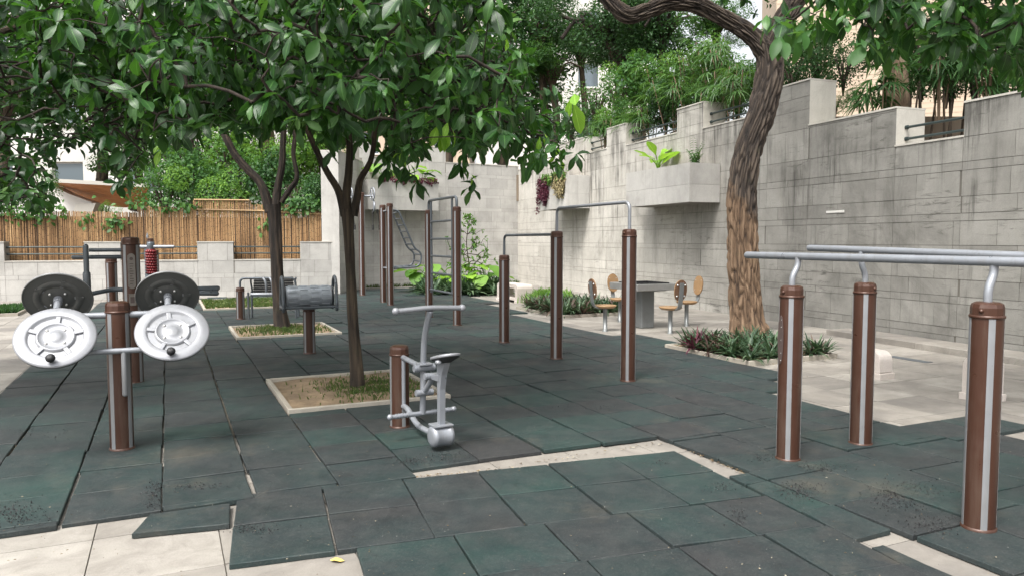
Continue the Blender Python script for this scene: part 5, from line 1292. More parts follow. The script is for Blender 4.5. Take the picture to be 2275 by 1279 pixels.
def skeleton(C, starts, rs):
    """connects every shoot centre to the nearest wood already there"""
    nodes = [np.array(p) for p in starts]; par = [-1]*len(nodes); base = np.mean(starts, axis=0)
    order = np.argsort(np.min(np.linalg.norm(C[:, None]-np.array(starts)[None], axis=2), axis=1)); segs = []
    NP = np.array(nodes)
    for i in order:
        c = C[i]; d = np.linalg.norm(NP-c, axis=1)+np.maximum(0, NP[:, 2]-c[2]+0.05)*0.8; k = int(np.argmin(d)); a = NP[k]
        mids = [a+(c-a)*t+np.array([0, 0, 0.10*math.sin(math.pi*t)*min(1, np.linalg.norm(c-a))])+rs.normal(0, 0.012, 3) for t in (0.33, 0.66)]+[c]
        prev = k
        for q in mids: NP = np.vstack([NP, q]); par.append(prev); prev = len(NP)-1
    cnt = np.zeros(len(NP))
    for i in range(len(NP)-1, len(starts)-1, -1): cnt[i] += 1; cnt[par[i]] += cnt[i]
    return NP, par, cnt
def make_tree(name, label, cat, base, limbs, m, C, D, kind, n, L, lm, seed, amp=0.012, ridge=7, single=300, droop=0.55, group=None, br_scale=0.0027, tseg=28, wscale=1.0, plate=0):
    rs = np.random.RandomState(seed); t = thing(name, label, cat, base, 0, group); off = Vector(base)
    mb = MB()
    for (pts, rad) in limbs: trunk_mb(mb, [Vector(p)-off for p in pts], rad, amp, tseg if rad[0] > .05 else 14, (0.024 if plate else 0.035) if rad[0] > .05 else .07, ridge, seed, plate*(rad[0]/0.37)**0.5 if plate else 0)
    mb.build('trunk', m, t)
    if C is not None and len(C):
        starts = []
        for (pts, rad) in limbs[1:] or limbs:
            sp = spline(pts, 3); starts += [np.array(p) for p in sp[len(sp)//2:]]
        NP, par, cnt = skeleton(C, starts, rs); bm_ = MB()
        for i in range(len(starts), len(NP)):
            a, b = NP[par[i]], NP[i]; r1 = min(0.012, br_scale*math.sqrt(cnt[i])); r0 = min(0.012, br_scale*math.sqrt(cnt[par[i]])) if par[i] >= len(starts) else r1*1.2
            bm_.tube([Vector(a)-off, Vector(b)-off], [min(r0, r1*1.6), r1], 5, cap=False)
        bm_.build('branches', M_['bark_dark'], t)
        young = rs.uniform(0, 1, len(C)) < 0.09
        P, X, Nn, Ln, tn = rosettes(C[~young], D[~young], n, L, rs, droop); leaves_of(t, kind, P, X, Nn, Ln, tn, lm, rs, max(0, single-40), wscale)
        if young.any(): P, X, Nn, Ln, tn = rosettes(C[young], D[young], n, L, rs, droop*0.8); leaves_of(t, kind, P, X, Nn, Ln, tn, M_['bush'], rs, min(40, single), wscale, 'young_leaves')
    return t
def lerp_env(env, u):
    if u <= env[0][0]: return env[0][1]
    for (a, va), (b, vb) in zip(env, env[1:]):
        if a <= u <= b: return va+(vb-va)*(u-a)/(b-a)
    return env[-1][1]
def sample_crown(N_, cx, cy, rx, ry, z0, z1, rs, env=None, pad=42, right=None, left=None):
    C, D = [], []; tries = 0
    while len(C) < N_ and tries < N_*80:
        tries += 1; a = rs.uniform(0, 2*math.pi); q = math.sqrt(rs.uniform(0, 1)); x = cx+rx*q*math.cos(a); y = cy+ry*q*math.sin(a)
        z = z0+(z1-z0)*rs.uniform(0, 1); top = z1-(z1-z0)*0.55*q*q
        if z > top: continue
        u, v, d = proj((x, y, z))
        if d < 2.5: continue
        if env is not None and v > lerp_env(env, u)-pad*6.5/d*1.0: continue
        if right is not None and u > right(v): continue
        if left is not None and u < left(v): continue
        if noise.noise(Vector((x*1.1, y*1.1, z*1.5+cx))) < -0.22: continue
        C.append((x, y, z)); dd = np.array([x-cx, y-cy, (z-(z0-0.6))*0.55]); dd = dd/np.linalg.norm(dd)+rs.normal(0, .35, 3); dd[2] = abs(dd[2])*0.5+0.05; D.append(dd)
    return np.array(C), np.array(D)
def limb(Y, pts, rad): 
    return ([At(u, v, Y+(dy if len(q) > 2 else 0)) if False else At(u, v, Y+(q[2] if len(q) > 2 else 0)) for q in pts for (u, v, dy) in [(q[0], q[1], 0)]], rad)

rs = np.random.RandomState(77)
ENV1 = [(150, 215), (230, 250), (300, 300), (350, 345), (400, 300), (470, 290), (540, 305), (600, 285), (660, 305), (705, 285), (745, 335), (820, 335), (870, 375), (930, 375), (960, 315), (1010, 335), (1040, 395), (1065, 345), (1120, 330), (1165, 375), (1240, 390), (1290, 350)]
Y1 = 7.56
limbs1 = [limb(Y1, [(795, 872), (791, 800), (783, 700), (779, 600), (775, 520), (772, 465)], [0.085, 0.062, 0.052, 0.048, 0.053, 0.070]),
          limb(Y1, [(766, 480), (752, 425), (728, 385), (705, 340), (683, 290), (655, 225, .2), (610, 150, .4)], [0.046, 0.036, 0.032, 0.029, 0.025, 0.016, 0.008]),
          limb(Y1, [(772, 480), (770, 430), (775, 380), (776, 320), (765, 250), (745, 150), (700, 60)], [0.054, 0.042, 0.038, 0.034, 0.028, 0.02, 0.013]),
          limb(Y1, [(785, 480), (795, 430), (800, 400), (822, 362), (830, 325), (840, 270, -.2), (900, 190, -.4), (960, 120, -.6)], [0.046, 0.036, 0.031, 0.028, 0.024, 0.018, 0.012, 0.007])]
C, D = sample_crown(1650, -1.62, 7.3, 2.95, 2.75, 2.1, 5.0, rs, ENV1, 34, right=lambda v: 1140+0.45*max(v, -100)+ (0 if v < 345 else 0) - 25, left=lambda v: 150 if v > 150 else 40)
tr1 = make_tree('slim_tree', 'slim brown trunked tree with big glossy leaves standing in the nearer kerbed bed', 'tree', G(795, 866, 0.04), limbs1, M_['bark'], C, D, 'big', (6, 9), (0.14, 0.27), M_['leaf'], 101, 0.006, 9, 300, 0.7)
# the lime young leaves of the same tree
def spray(root, places, kind, m, L, n, seed, droop=1.3, wscale=1.0, single=99, crown='young_leaves'):
    r_ = np.random.RandomState(seed); Cc = np.array([tuple(p) for p in places]); Dd = np.tile(np.array([[0.2, -0.3, 0.25]]), (len(Cc), 1))+r_.normal(0, .15, (len(Cc), 3))
    P, X, Nn, Ln, tn = rosettes(Cc, Dd, n, L, r_, droop); leaves_of(root, kind, P, X, Nn, Ln, tn, m, r_, single, wscale, crown)
spray(tr1, [At(993, 272, 5.6)], 'big', M_['leaf_new'], (0.24, 0.30), (6, 7), 3, 1.6, 1.1)
spray(tr1, [At(1275, 215, 6.0)], 'big', M_['leaf_new'], (0.25, 0.29), (3, 3), 5, 1.8, 1.15)
spray(tr1, [At(1045, 385, 6.4), At(890, 335, 6.6), At(1245, 330, 6.2), At(325, 70, 5.6), At(1120, 80, 5.9), At(1060, 60, 6.0), At(1210, 300, 6.1), At(395, 300, 6.3), At(360, 320, 6.2)], 'big', M_['leaf_new'], (0.12, 0.17), (3, 4), 6, 1.2)

spray(tr1, [At(u, v, y) for u, v, y in ((1035, 365, 6.5), (1048, 400, 6.45), (1170, 345, 6.3), (1238, 362, 6.2), (1280, 335, 6.1), (1205, 330, 6.0), (905, 362, 6.8), (862, 350, 6.9), (925, 385, 6.8), (715, 285, 6.6), (745, 320, 6.8), (1110, 320, 6.3), (400, 285, 6.2), (520, 270, 6.0), (290, 300, 6.6), (350, 330, 6.8), (570, 280, 6.1), (1255, 250, 6.0), (1230, 190, 6.2), (1265, 290, 6.0))],
      'big', M_['leaf'], (0.15, 0.25), (5, 8), 8, 1.1, 1.0, 0, 'lower_leaves')
# second tree: dark forked trunk
Y2 = 12.78
limbs2 = [limb(Y2, [(629, 738), (622, 690), (617, 620), (613, 540), (610, 490), (607, 455)], [0.15, 0.112, 0.103, 0.098, 0.10, 0.122]),
          limb(Y2, [(600, 470), (580, 410), (548, 375), (520, 340), (500, 300), (485, 250, .3), (450, 190, .6)], [0.085, 0.07, 0.064, 0.062, 0.055, 0.045, 0.03]),
          limb(Y2, [(612, 475), (617, 420), (626, 370), (629, 320), (632, 250), (640, 180)], [0.08, 0.064, 0.054, 0.05, 0.045, 0.03]),
          limb(Y2, [(625, 450), (645, 420), (660, 395), (652, 345), (655, 300), (645, 260), (660, 180, -.4)], [0.05, 0.046, 0.042, 0.038, 0.036, 0.032, 0.022])]
C, D = sample_crown(620, -3.9, 12.9, 3.6, 3.0, 3.25, 7.2, rs, [(200, 250), (400, 290), (600, 290), (800, 300), (1000, 250)], 30)
make_tree('forked_tree', 'dark barked tree forking into three limbs in the further kerbed bed', 'tree', G(628, 732, 0.04), limbs2, M_['bark_dark'], C, D, 'oval', (6, 9), (0.15, 0.23), M_['leaf'], 102, 0.012, 7, 0, 0.6)

# third tree: big furrowed trunk
Y3 = 11.85
limbs3 = [limb(Y3, [(1668, 762), (1660, 700), (1653, 610), (1649, 520), (1648, 440), (1656, 370), (1670, 310), (1690, 250), (1706, 190), (1711, 145), (1704, 100)], [0.33, 0.25, 0.228, 0.217, 0.212, 0.203, 0.196, 0.205, 0.203, 0.198, 0.17]),
          limb(Y3, [(1708, 120), (1668, 80), (1610, 42), (1550, 12), (1490, 6), (1440, 24), (1398, 36), (1362, 12), (1335, -30), (1320, -110)], [0.16, 0.125, 0.115, 0.11, 0.105, 0.10, 0.105, 0.10, 0.09, 0.07]),
          limb(Y3, [(1706, 130), (1730, 70), (1760, 15), (1795, -50), (1830, -140)], [0.17, 0.16, 0.15, 0.13, 0.10])]
C, D = sample_crown(650, 3.6, 11.6, 4.6, 3.6, 5.75, 9.5, rs)
make_tree('big_tree', 'big old tree with deeply furrowed trunk, bark peeled to tan low down', 'tree', G(1662, 748, 0.04), limbs3, M_['bark_big'], C, D, 'oval', (6, 9), (0.13, 0.2), M_['leaf_small'], 103, 0.055, 8.5, 0, 0.5, tseg=150, plate=5.2)

# fourth: tree standing outside the left edge, its crown reaching in
ENV4 = [(-150, 480), (0, 478), (40, 440), (95, 480), (125, 350), (180, 300), (215, 350), (280, 425), (330, 350), (360, 200), (420, 60)]
limbs4 = [([(-6.9, 7.9, 0), (-6.8, 7.9, 1.2), (-6.7, 7.8, 2.2)], [0.14, 0.11, 0.1]), ([(-6.7, 7.8, 2.1), (-6.0, 7.6, 3.0), (-5.2, 7.4, 3.5), (-4.4, 7.2, 3.7)], [0.07, 0.05, 0.04, 0.02]), ([(-6.7, 7.8, 2.1), (-6.6, 8.3, 3.2), (-6.0, 8.9, 4.2)], [0.07, 0.05, 0.03])]
C, D = sample_crown(1050, -5.0, 7.8, 2.6, 2.6, 1.6, 5.2, rs, ENV4, 10)
make_tree('leafy_tree', 'dense small leaved tree whose crown hangs into the picture at the left edge', 'tree', (-6.9, 7.9, 0), limbs4, M_['bark'], C, D, 'oval', (6, 9), (0.12, 0.19), M_['leaf_small'], 104, 0.008, 8, 300, 0.5)
# fifth: tree outside the right edge
ENV5 = [(1690, 70), (1740, 105), (1800, 85), (1850, 90), (1900, 140), (1960, 135), (2010, 100), (2060, 110), (2120, 165), (2170, 175), (2230, 195), (2300, 240), (2500, 260)]
limbs5 = [([(6.4, 6.6, 0), (6.3, 6.6, 1.6), (6.1, 6.5, 2.8)], [0.16, 0.13, 0.11]), ([(6.1, 6.5, 2.7), (5.4, 6.3, 3.4), (4.6, 6.1, 3.7), (3.5, 6.0, 3.62), (2.6, 5.9, 3.45)], [0.07, 0.05, 0.04, 0.02, .008]), ([(6.1, 6.5, 2.7), (6.0, 6.9, 3.8), (5.2, 7.4, 4.8)], [0.08, 0.06, 0.03])]
C, D = sample_crown(300, 4.7, 6.2, 1.9, 2.2, 3.0, 5.0, rs, ENV5, 30, left=lambda v: 1900)
C2, D2 = sample_crown(95, 3.2, 5.9, 1.3, .9, 3.0, 4.1, rs, ENV5, 26, left=lambda v: 1700)
C = np.vstack([C, C2]); D = np.vstack([D, D2])
tr5 = make_tree('broad_leaved_tree', 'tree outside the right edge with large leaved twigs hanging over the top right corner', 'tree', (6.4, 6.6, 0), limbs5, M_['bark'], C, D, 'big', (6, 9), (0.19, 0.28), M_['leaf'], 105, 0.008, 8, 300, 0.75)
spray(tr5, [At(1745, 70, 5.6), At(1800, 60, 5.8), At(1905, 95, 5.4), At(1940, 90, 5.4)], 'big', M_['bush'], (0.19, 0.26), (5, 7), 7, 0.9, 1.05)

# ------------------------------------------------------------------ shrubs, palms and background trees
def bush_mesh(name, seed, m, nleaf=2600, kind='tiny', L=(0.07, 0.13), lumps=9, flat=1.0):
    r_ = np.random.RandomState(seed); lc = r_.normal(0, 0.42, (lumps, 3)); lc[:, 2] = lc[:, 2]*0.8*flat; lr = r_.uniform(0.35, 0.62, lumps)
    k = r_.randint(0, lumps, nleaf); d = r_.normal(0, 1, (nleaf, 3)); d /= np.linalg.norm(d, axis=1)[:, None]
    rad = lr[k]*(1-0.35*r_.uniform(0, 1, nleaf)**2); P = lc[k]+d*rad[:, None]*np.array([[1, 1, flat]])
    keep = np.ones(nleaf, bool)
    for j in range(lumps):
        q = np.linalg.norm(P-lc[j], axis=1) < lr[j]*0.6; keep &= ~(q & (k != j))
    P = P[keep]; d = d[keep]; M = len(P)
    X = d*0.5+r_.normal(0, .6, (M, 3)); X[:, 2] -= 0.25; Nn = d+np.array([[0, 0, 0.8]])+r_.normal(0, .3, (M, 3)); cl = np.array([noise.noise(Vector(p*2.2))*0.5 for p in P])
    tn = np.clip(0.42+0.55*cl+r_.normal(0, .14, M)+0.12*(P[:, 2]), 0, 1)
    return cloud_mesh(name, kind, P, X, Nn, r_.uniform(L[0], L[1], M), tn, m, 1.0, r_)
BM_ = {}
def bmesh_of(kind, i):
    if (kind, i) not in BM_:
        BM_[(kind, i)] = bush_mesh('foliage', 40+i*7+len(kind), M_[kind], [3000, 2400, 3400][i], 'tiny', [(0.07, 0.13), (0.10, 0.18), (0.05, 0.1)][i])
    return BM_[(kind, i)]
stemm = MB()
for k in range(7):
    a = k*0.9; stemm.tube(spline([(0, 0, -1.2), (0.1*math.cos(a), 0.1*math.sin(a), -0.5), (0.35*math.cos(a), 0.35*math.sin(a), 0.25)], 3), [0.03]*6+[0.012], 6)
stem_me = stemm.mesh('stems', M_['bark'])
br = random.Random(9)
ORD = ['first', 'second', 'third', 'fourth', 'fifth', 'sixth', 'seventh', 'eighth', 'ninth', 'tenth', 'eleventh', 'twelfth', 'thirteenth', 'fourteenth', 'fifteenth', 'sixteenth', 'seventeenth', 'eighteenth', 'nineteenth', 'twentieth']
TONE = {'bush': 'mid green', 'bush_dark': 'dark green', 'bush_light': 'light green'}
def ordered(rows): return [(ORD[i],)+tuple(q) for i, q in enumerate(sorted(rows))]
def bush(u, v, Y, rpx, kind, i, label, group, name='leafy_shrub', squash=1.0):
    c = At(u, v, Y); s = rpx*Y/FOC/0.8; t = thing(name, label, 'shrub', c, br.uniform(0, 6.28), group)
    f = link('foliage', bmesh_of(kind, i), t); f.scale = (s, s, s*squash); st = link('stems', stem_me, t); st.scale = (s, s, s*1.0); return t
gl = 'shrubs growing behind the bamboo screen'
for (od, u, v, Y, r_, k, i) in ordered([(365, 425, 23.3, 55, 'bush', 0), (425, 395, 24.0, 62, 'bush', 1), (480, 425, 23.0, 52, 'bush_light', 0), (535, 390, 23.8, 70, 'bush', 0), (595, 405, 23.5, 55, 'bush_dark', 1),
        (655, 425, 22.9, 45, 'bush', 2), (702, 438, 22.7, 38, 'bush_dark', 1), (660, 335, 26.5, 70, 'bush_light', 1), (560, 315, 27.5, 75, 'bush', 2), (455, 325, 27, 75, 'bush_dark', 0), (385, 350, 26, 60, 'bush', 0),
        (715, 330, 26.5, 55, 'bush_light', 2), (505, 350, 25, 55, 'bush_light', 1), (430, 440, 22.8, 34, 'bush_dark', 2), (620, 350, 24.8, 50, 'bush_light', 0)]):
    bush(u, v, Y, r_, k, i, TONE[k]+' shrub above the bamboo screen, %s from the left' % od, gl)
bush(90, 400, 22.2, 34, 'bush', 2, 'thin feathery shrub at the far left above the bamboo screen', None, 'thin_shrub', 1.3)
bush(238, 462, 22.4, 15, 'bush_light', 2, 'small pale shrub in front of the orange soffit', None, 'small_shrub'); bush(20, 440, 22.3, 36, 'bush_dark', 1, 'dark shrub at the left edge above the bamboo screen', None)
gr = 'shrubs on the terrace above the right wall'
for (od, u, v, Y, r_, k, i) in ordered([(1270, 265, 25, 45, 'bush_dark', 2), (1325, 225, 24.5, 50, 'bush', 0), (1375, 205, 23.5, 55, 'bush_light', 2), (1430, 180, 23, 60, 'bush', 1), (1490, 165, 22.4, 60, 'bush_light', 0), (1550, 145, 21.5, 60, 'bush', 2), (1605, 150, 20.5, 60, 'bush', 0), (1640, 200, 18.6, 55, 'bush_dark', 0),
        (1420, 250, 21.4, 42, 'bush', 2), (1480, 240, 19.6, 45, 'bush_dark', 1), (1540, 225, 18.8, 45, 'bush', 0), (1600, 215, 18.2, 45, 'bush_dark', 2), (1345, 285, 22.6, 32, 'bush_light', 1), (1310, 290, 23.4, 26, 'bush_dark', 2)]):
    bush(u, v, Y, r_, k, i, TONE[k]+' shrub above the railed part of the right wall, %s from the left' % od, gr)
gd = 'dark shrubs above the near part of the right wall'
for (od, u, v, Y, r_, k, i) in ordered([(1760, 150, 16.4, 52, 'bush_dark', 0), (1815, 120, 16.8, 50, 'bush_dark', 1), (1770, 225, 15.8, 38, 'bush_dark', 2), (1740, 90, 17.5, 50, 'bush', 1), (1858, 225, 15.2, 22, 'bush', 2), (1875, 140, 16.0, 48, 'bush_dark', 0), (1905, 210, 15.0, 24, 'bush_dark', 2), (1700, 190, 16.8, 40, 'bush_dark', 1), (2050, 150, 13.6, 50, 'bush_dark', 1), (2105, 165, 13.2, 50, 'bush_dark', 0), (2165, 150, 13, 55, 'bush_dark', 2), (2230, 160, 12.8, 55, 'bush_dark', 1), (2060, 70, 14.6, 60, 'bush_dark', 2), (2150, 60, 14.4, 60, 'bush', 0), (2245, 70, 14.0, 60, 'bush_dark', 0), (2300, 180, 12.6, 50, 'bush_dark', 1)]):
    bush(u, v, Y, r_, k, i, TONE[k]+' shrub behind the near part of the right wall, %s from the left' % od, gd)

# lady palms: thin canes with fan leaves
fan = None
def fan_mesh(m):
    n = 9; P = np.zeros((n, 3)); X, Nn = [], []
    for k in range(n):
        a = math.radians(-80+160*k/(n-1)); X.append((math.cos(a), math.sin(a), 0.12*math.cos(a*2)))
        Nn.append((0.1*math.cos(a), 0.2*math.sin(a), 1))
    return cloud_mesh('fan_leaf', 'strap', P, np.array(X), np.array(Nn), np.array([0.42-0.06*abs(k-4)/4 for k in range(n)]), np.linspace(.3, .7, n), m, 1.0)
fans = [fan_mesh(M_['palm']), fan_mesh(M_['bush_dark'])]
def palm(u, v, Y, hpx, label, group, dark=0, nst=5, nl=5, foot=-0.5):
    c = At(u, v, Y); H = hpx*Y/FOC; t = thing('lady_palm', label, 'palm', c, br.uniform(0, 6.28), group)
    for s in range(nst):
        a = br.uniform(0, 6.28); q = br.uniform(0.05, 0.42)*H; hh = H*br.uniform(0.35, 1.0); top = Vector((q*math.cos(a)*1.5, q*math.sin(a)*1.5, hh))
        m = MB(); m.tube([(q*.5*math.cos(a), q*.5*math.sin(a), foot), top], 0.012, 6); m.build('cane', M_['bark_tan'], t)
        for k in range(nl):
            b = a+k*2.4+br.uniform(-.4, .4); el = br.uniform(-0.35, 0.7); d = Vector((math.cos(b)*math.cos(el), math.sin(b)*math.cos(el), math.sin(el)))
            o = top+Vector((0, 0, -k*0.09*H))+d*0.18; M = frame(o, d-Vector((0, 0, 0.25)), Vector((0, 0, 1))+d*0.3) @ Matrix.Scale(br.uniform(0.75, 1.15), 4)
            f = link('fan_leaf', fans[dark], t); f.matrix_local = M
gp = 'lady palms on the terrace above the railed part of the wall'
for (od, u, v, Y, h) in ordered([(1345, 305, 21.2, 50), (1395, 290, 20.4, 60), (1445, 275, 19.6, 75), (1500, 265, 18.8, 85), (1550, 250, 17.9, 95), (1600, 240, 17.0, 95), (1635, 240, 16.2, 95), (1530, 200, 20.5, 80), (1590, 170, 19.5, 80), (1470, 210, 21.5, 60), (1625, 180, 18.0, 80)]):
    palm(u, v, Y, h, 'lady palm with bright fanned leaves on the right terrace, %s from the left' % od, gp, 0, 5, 6)
for (u, v, Y, h, lb) in [(1960, 235, 12.6, 85, 'dark lady palm silhouetted against the beige building'), (2090, 200, 12.2, 70, 'lady palm among dark stems above the block with the vent'), (2200, 190, 11.6, 80, 'lady palm above the nearest parapet block')]:
    palm(u, v, Y, h, lb, None, 1, 5, 5)
# thicket stems behind the near parapet
for (u, Y, lb) in [(2040, 13.4, 'thin leaning stem left of the block with the vent'), (2118, 13.2, 'thin stem cluster behind the block with the vent'), (2190, 12.9, 'thin stem cluster at the right behind the near parapet')]:
    m = MB(); 
    for k in range(6):
        a = At(u+br.uniform(-28, 28), 240, Y+br.uniform(-.3, .3)); b = a+Vector((br.uniform(-.35, .35), br.uniform(-.2, .2), 1.4)); m.tube([a-Vector((0, 0, .8)), b], [.022, .012], 6)
    tt = thing('bare_shrub', lb, 'shrub'); m.build('stems', M_['bark'], tt)

def bg_tree(name, label, u, v, Y, rpx, kind, i, trunk_uv, tr=0.18, m='bark', group=None, n=5, spread=0.75, squash=0.8):
    c = At(u, v, Y); base = At(*trunk_uv, Y); t = thing(name, label, 'tree', base, 0, group); R = rpx*Y/FOC; lm = MB()
    trunk_mb(lm, [Vector((0, 0, 0)), (c-base)*0.35+Vector((0.1*R, 0, 0)), (c-base)*0.8, (c-base)], [tr, tr*.8, tr*.6, tr*.4], 0.02, 16, 0.12)
    for k in range(n+2): a = k*2*math.pi/(n+2); lm.tube(spline([(c-base)*0.75, (c-base)+Vector((R*.4*math.cos(a), R*.4*math.sin(a), R*.1)), (c-base)+Vector((R*.8*math.cos(a), R*.8*math.sin(a), R*.35*math.sin(a*3)))], 4), [tr*.4]*4+[tr*.2]*5, 7)
    lm.build('trunk', M_[m], t)
    for k in range(n):
        a = br.uniform(0, 6.28); q = R*spread*math.sqrt(br.random()); f = link('crown', bmesh_of(kind, (i+k) % 3), t, loc=(c-base)+Vector((q*math.cos(a), q*math.sin(a)*.7, br.uniform(-.5, .5)*R)), rotz=br.uniform(0, 6.28))
        s = R*br.uniform(.5, .75); f.scale = (s, s, s*squash)
    return t
bg_tree('shade_tree', 'mid green tree beside the white block above the orange soffit', 300, 290, 29, 95, 'bush', 2, (300, 470), 0.2)
bg_tree('shade_tree', 'light green tree above the back wall left of the corner', 985, 250, 29.5, 90, 'bush_light', 0, (990, 400), 0.2)
bg_tree('shade_tree', 'dark leafy tree in front of the white tower at its left side', 1195, 40, 30, 105, 'bush_dark', 0, (1200, 330), 0.2)
bg_tree('shade_tree', 'dark leafy tree in front of the windows of the white tower', 1290, 95, 31, 62, 'bush', 1, (1295, 330), 0.16, n=4)
bg_tree('shade_tree', 'tan trunked tree rising behind the shrubs between the two left tree forks', 585, 170, 28, 150, 'bush', 1, (578, 420), 0.34, 'bark_tan')
bg_tree('shade_tree', 'leafy tree behind the white block at upper left', 200, 120, 30, 190, 'bush_dark', 0, (215, 470), 0.25)
bg_tree('shade_tree', 'leafy tree high behind the canopy of the slim tree', 870, 120, 31, 170, 'bush', 0, (880, 420), 0.25)
bg_tree('shade_tree', 'dark leafy tree behind the left tree crown, top left corner', 20, 200, 27, 130, 'bush_dark', 1, (-20, 470), 0.25)
bg_tree('shade_tree', 'dark crowned tree above the back wall corner', 1100, 190, 33, 150, 'bush_dark', 1, (1110, 400), 0.25, n=6)
bg_tree('shade_tree', 'mid green tree filling the background left of the fork', 400, 170, 31, 150, 'bush_dark', 2, (410, 420), 0.25)
bg_tree('leaning_tree', 'leaning dark trunked tree behind the terrace shrubs', 1330, 60, 27, 110, 'bush_dark', 2, (1425, 230), 0.34, 'bark_dark', n=7, spread=1.0)
bg_tree('leaning_tree', 'thin dark trunked tree just left of the big tree fork, further back', 1480, 50, 25, 100, 'bush_dark', 0, (1448, 220), 0.2, 'bark_dark', n=6, spread=1.0)
bg_tree('shade_tree', 'light green tree on the far terrace left of the leaning trunk', 1225, 150, 30, 80, 'bush', 2, (1230, 320), 0.18, n=4)
bg_tree('leaning_tree', 'dark crowned tree above the gap between the shrubs and the big tree', 1590, 50, 24, 70, 'bush', 1, (1585, 200), 0.16, 'bark_dark', n=4)
t = thing('terrace_tree', 'rusty brown trunk standing behind the gap with the rails', 'tree', At(1992, 262, 13.2)); base = Vector(t.location); m = MB()
trunk_mb(m, [Vector((0, 0, -.5)), At(1990, 180, 13.2)-base, At(1985, 90, 13.2)-base, At(1992, -40, 13.2)-base, At(2010, -250, 13.2)-base], [.27, .2, .16, .15, .12], 0.012, 24, 0.05); m.build('trunk', M_['bark_tan'], t)
f = link('crown', bmesh_of('bush_dark', 1), t, loc=At(2030, -230, 13.2)-base); f.scale = (1.9, 1.9, 1.1)

# hanging and standing plants in the planters
def hang(label, cat, name, box, n, m, L, kind, seed, down=1.0, orient=0.8):
    (o, d, s0, s1, y, z0, z1) = box; r_ = np.random.RandomState(seed); P = []
    nrm = Vector((d.y, -d.x, 0))
    while len(P) < n:
        s = r_.uniform(s0, s1); k = r_.uniform(0, 1)**0.8; depth = z0+(z1-z0)*k
        lim = z0+(z1-z0)*(0.45+0.55*abs(noise.noise(Vector((s*3.2, seed, 0)))*2))
        if depth < lim: continue
        p = o+d*s+nrm*(y+r_.uniform(0.0, 0.12)); P.append((p.x, p.y, depth))
    P = np.array(P); M = len(P); X = r_.normal(0, .5, (M, 3)); X[:, 2] -= orient; Nn = np.tile(np.array([[nrm.x, nrm.y, 0.5]]), (M, 1))+r_.normal(0, .5, (M, 3))
    me = cloud_mesh(name, kind, P, X, Nn, r_.uniform(L[0], L[1], M), np.clip(r_.normal(.5, .22, M), 0, 1), m, 1.0, r_); return link(name, me, kind='stuff', label=label, cat=cat)
hang('trailing purple leaved plant spilling over the left end of the short planter', 'trailing plant', 'trailing_plant', (WO, WD, 3.95, 4.75, 0.78, 3.5, 2.2), 1500, M_['purple'], (0.05, 0.09), 'tiny', 61)
hang('dry brownish trailing plant spilling over the right end of the short planter', 'trailing plant', 'trailing_plant', (WO, WD, 5.15, 5.95, 0.78, 3.55, 2.6), 1100, M_['dry'], (0.06, 0.1), 'tiny', 62)
hang('yellow green trailing growth along the rim of the short planter', 'trailing plant', 'trailing_plant', (WO, WD, 4.3, 5.95, 0.76, 3.6, 3.15), 900, M_['bush_light'], (0.06, 0.1), 'tiny', 63)
hang('red brown trailing plant along the rim of the broad back planter', 'trailing plant', 'trailing_plant', (MO, MD, 0.4, 2.3, 0.78, 3.65, 3.3), 500, M_['purple'], (0.06, 0.1), 'tiny', 64)
def broadleaf(name, label, pos_, n, L, H, m, seed, kind='heart', wscale=1.0, cat='plant', lean=0.6):
    t = thing(name, label, cat, pos_); r_ = random.Random(seed); mesh_ = [cloud_mesh('leaf', kind, np.zeros((1, 3)), np.array([[1.0, 0, 0]]), np.array([[0, 0, 1.0]]), np.ones(1), np.array([q]), m, wscale, np.random.RandomState(int(q*10))) for q in (0.3, 0.5, 0.8)]
    for k in range(n):
        a = k*2.4+r_.uniform(-.3, .3); h = H*r_.uniform(.45, 1.0); q = H*lean*r_.uniform(.3, 1); top = Vector((q*math.cos(a), q*math.sin(a), h))
        mb = MB(); mb.tube(spline([(0, 0, 0), (top.x*.3, top.y*.3, h*.6), top], 4), 0.011, 6); mb.build('stalk', m, t)
        el = r_.uniform(-.5, .25) if kind == 'heart' else r_.uniform(.2, 1.0); d = Vector((math.cos(a)*math.cos(el), math.sin(a)*math.cos(el), math.sin(el)))
        f = link('leaf', mesh_[k % 3], t); f.matrix_local = frame(top-d*0.03, d, Vector((0, 0, 1))-d*0.2) @ Matrix.Scale(L*r_.uniform(.75, 1.2), 4)
    return t
broadleaf('banana_plant', 'bright lime broad leaved plant standing in the long planter', WO+WD*10.25-Vector((.9374, .3482, 0))*.35+Vector((0, 0, 3.1)), 9, 0.6, 0.5, M_['leaf_new'], 1, 'big', 1.2, lean=.3)
fern = thing('fern', 'upright feathery fern at the right end of the long planter', 'fern', WO+WD*11.75-Vector((.9374, .3482, 0))*.35+Vector((0, 0, 3.08)))
for k in range(9):
    a = k*2.4; hh = br.uniform(.35, .75); pts_ = spline([(0, 0, 0), (.07*math.cos(a), .07*math.sin(a), hh*.6), (.2*math.cos(a), .2*math.sin(a), hh)], 6)
    P_, X_, N_ = [], [], []
    for j, q in enumerate(pts_[2:]):
        for s_ in (-1, 1): P_.append(tuple(q)); X_.append((-math.sin(a)*s_+.2*math.cos(a), math.cos(a)*s_+.2*math.sin(a), -.1)); N_.append((math.cos(a)*.5, math.sin(a)*.5, .8))
    link('frond', cloud_mesh('frond', 'tiny', np.array(P_), np.array(X_), np.array(N_), np.linspace(.15, .05, len(P_)), np.full(len(P_), .5), M_['bush'], .7), fern)
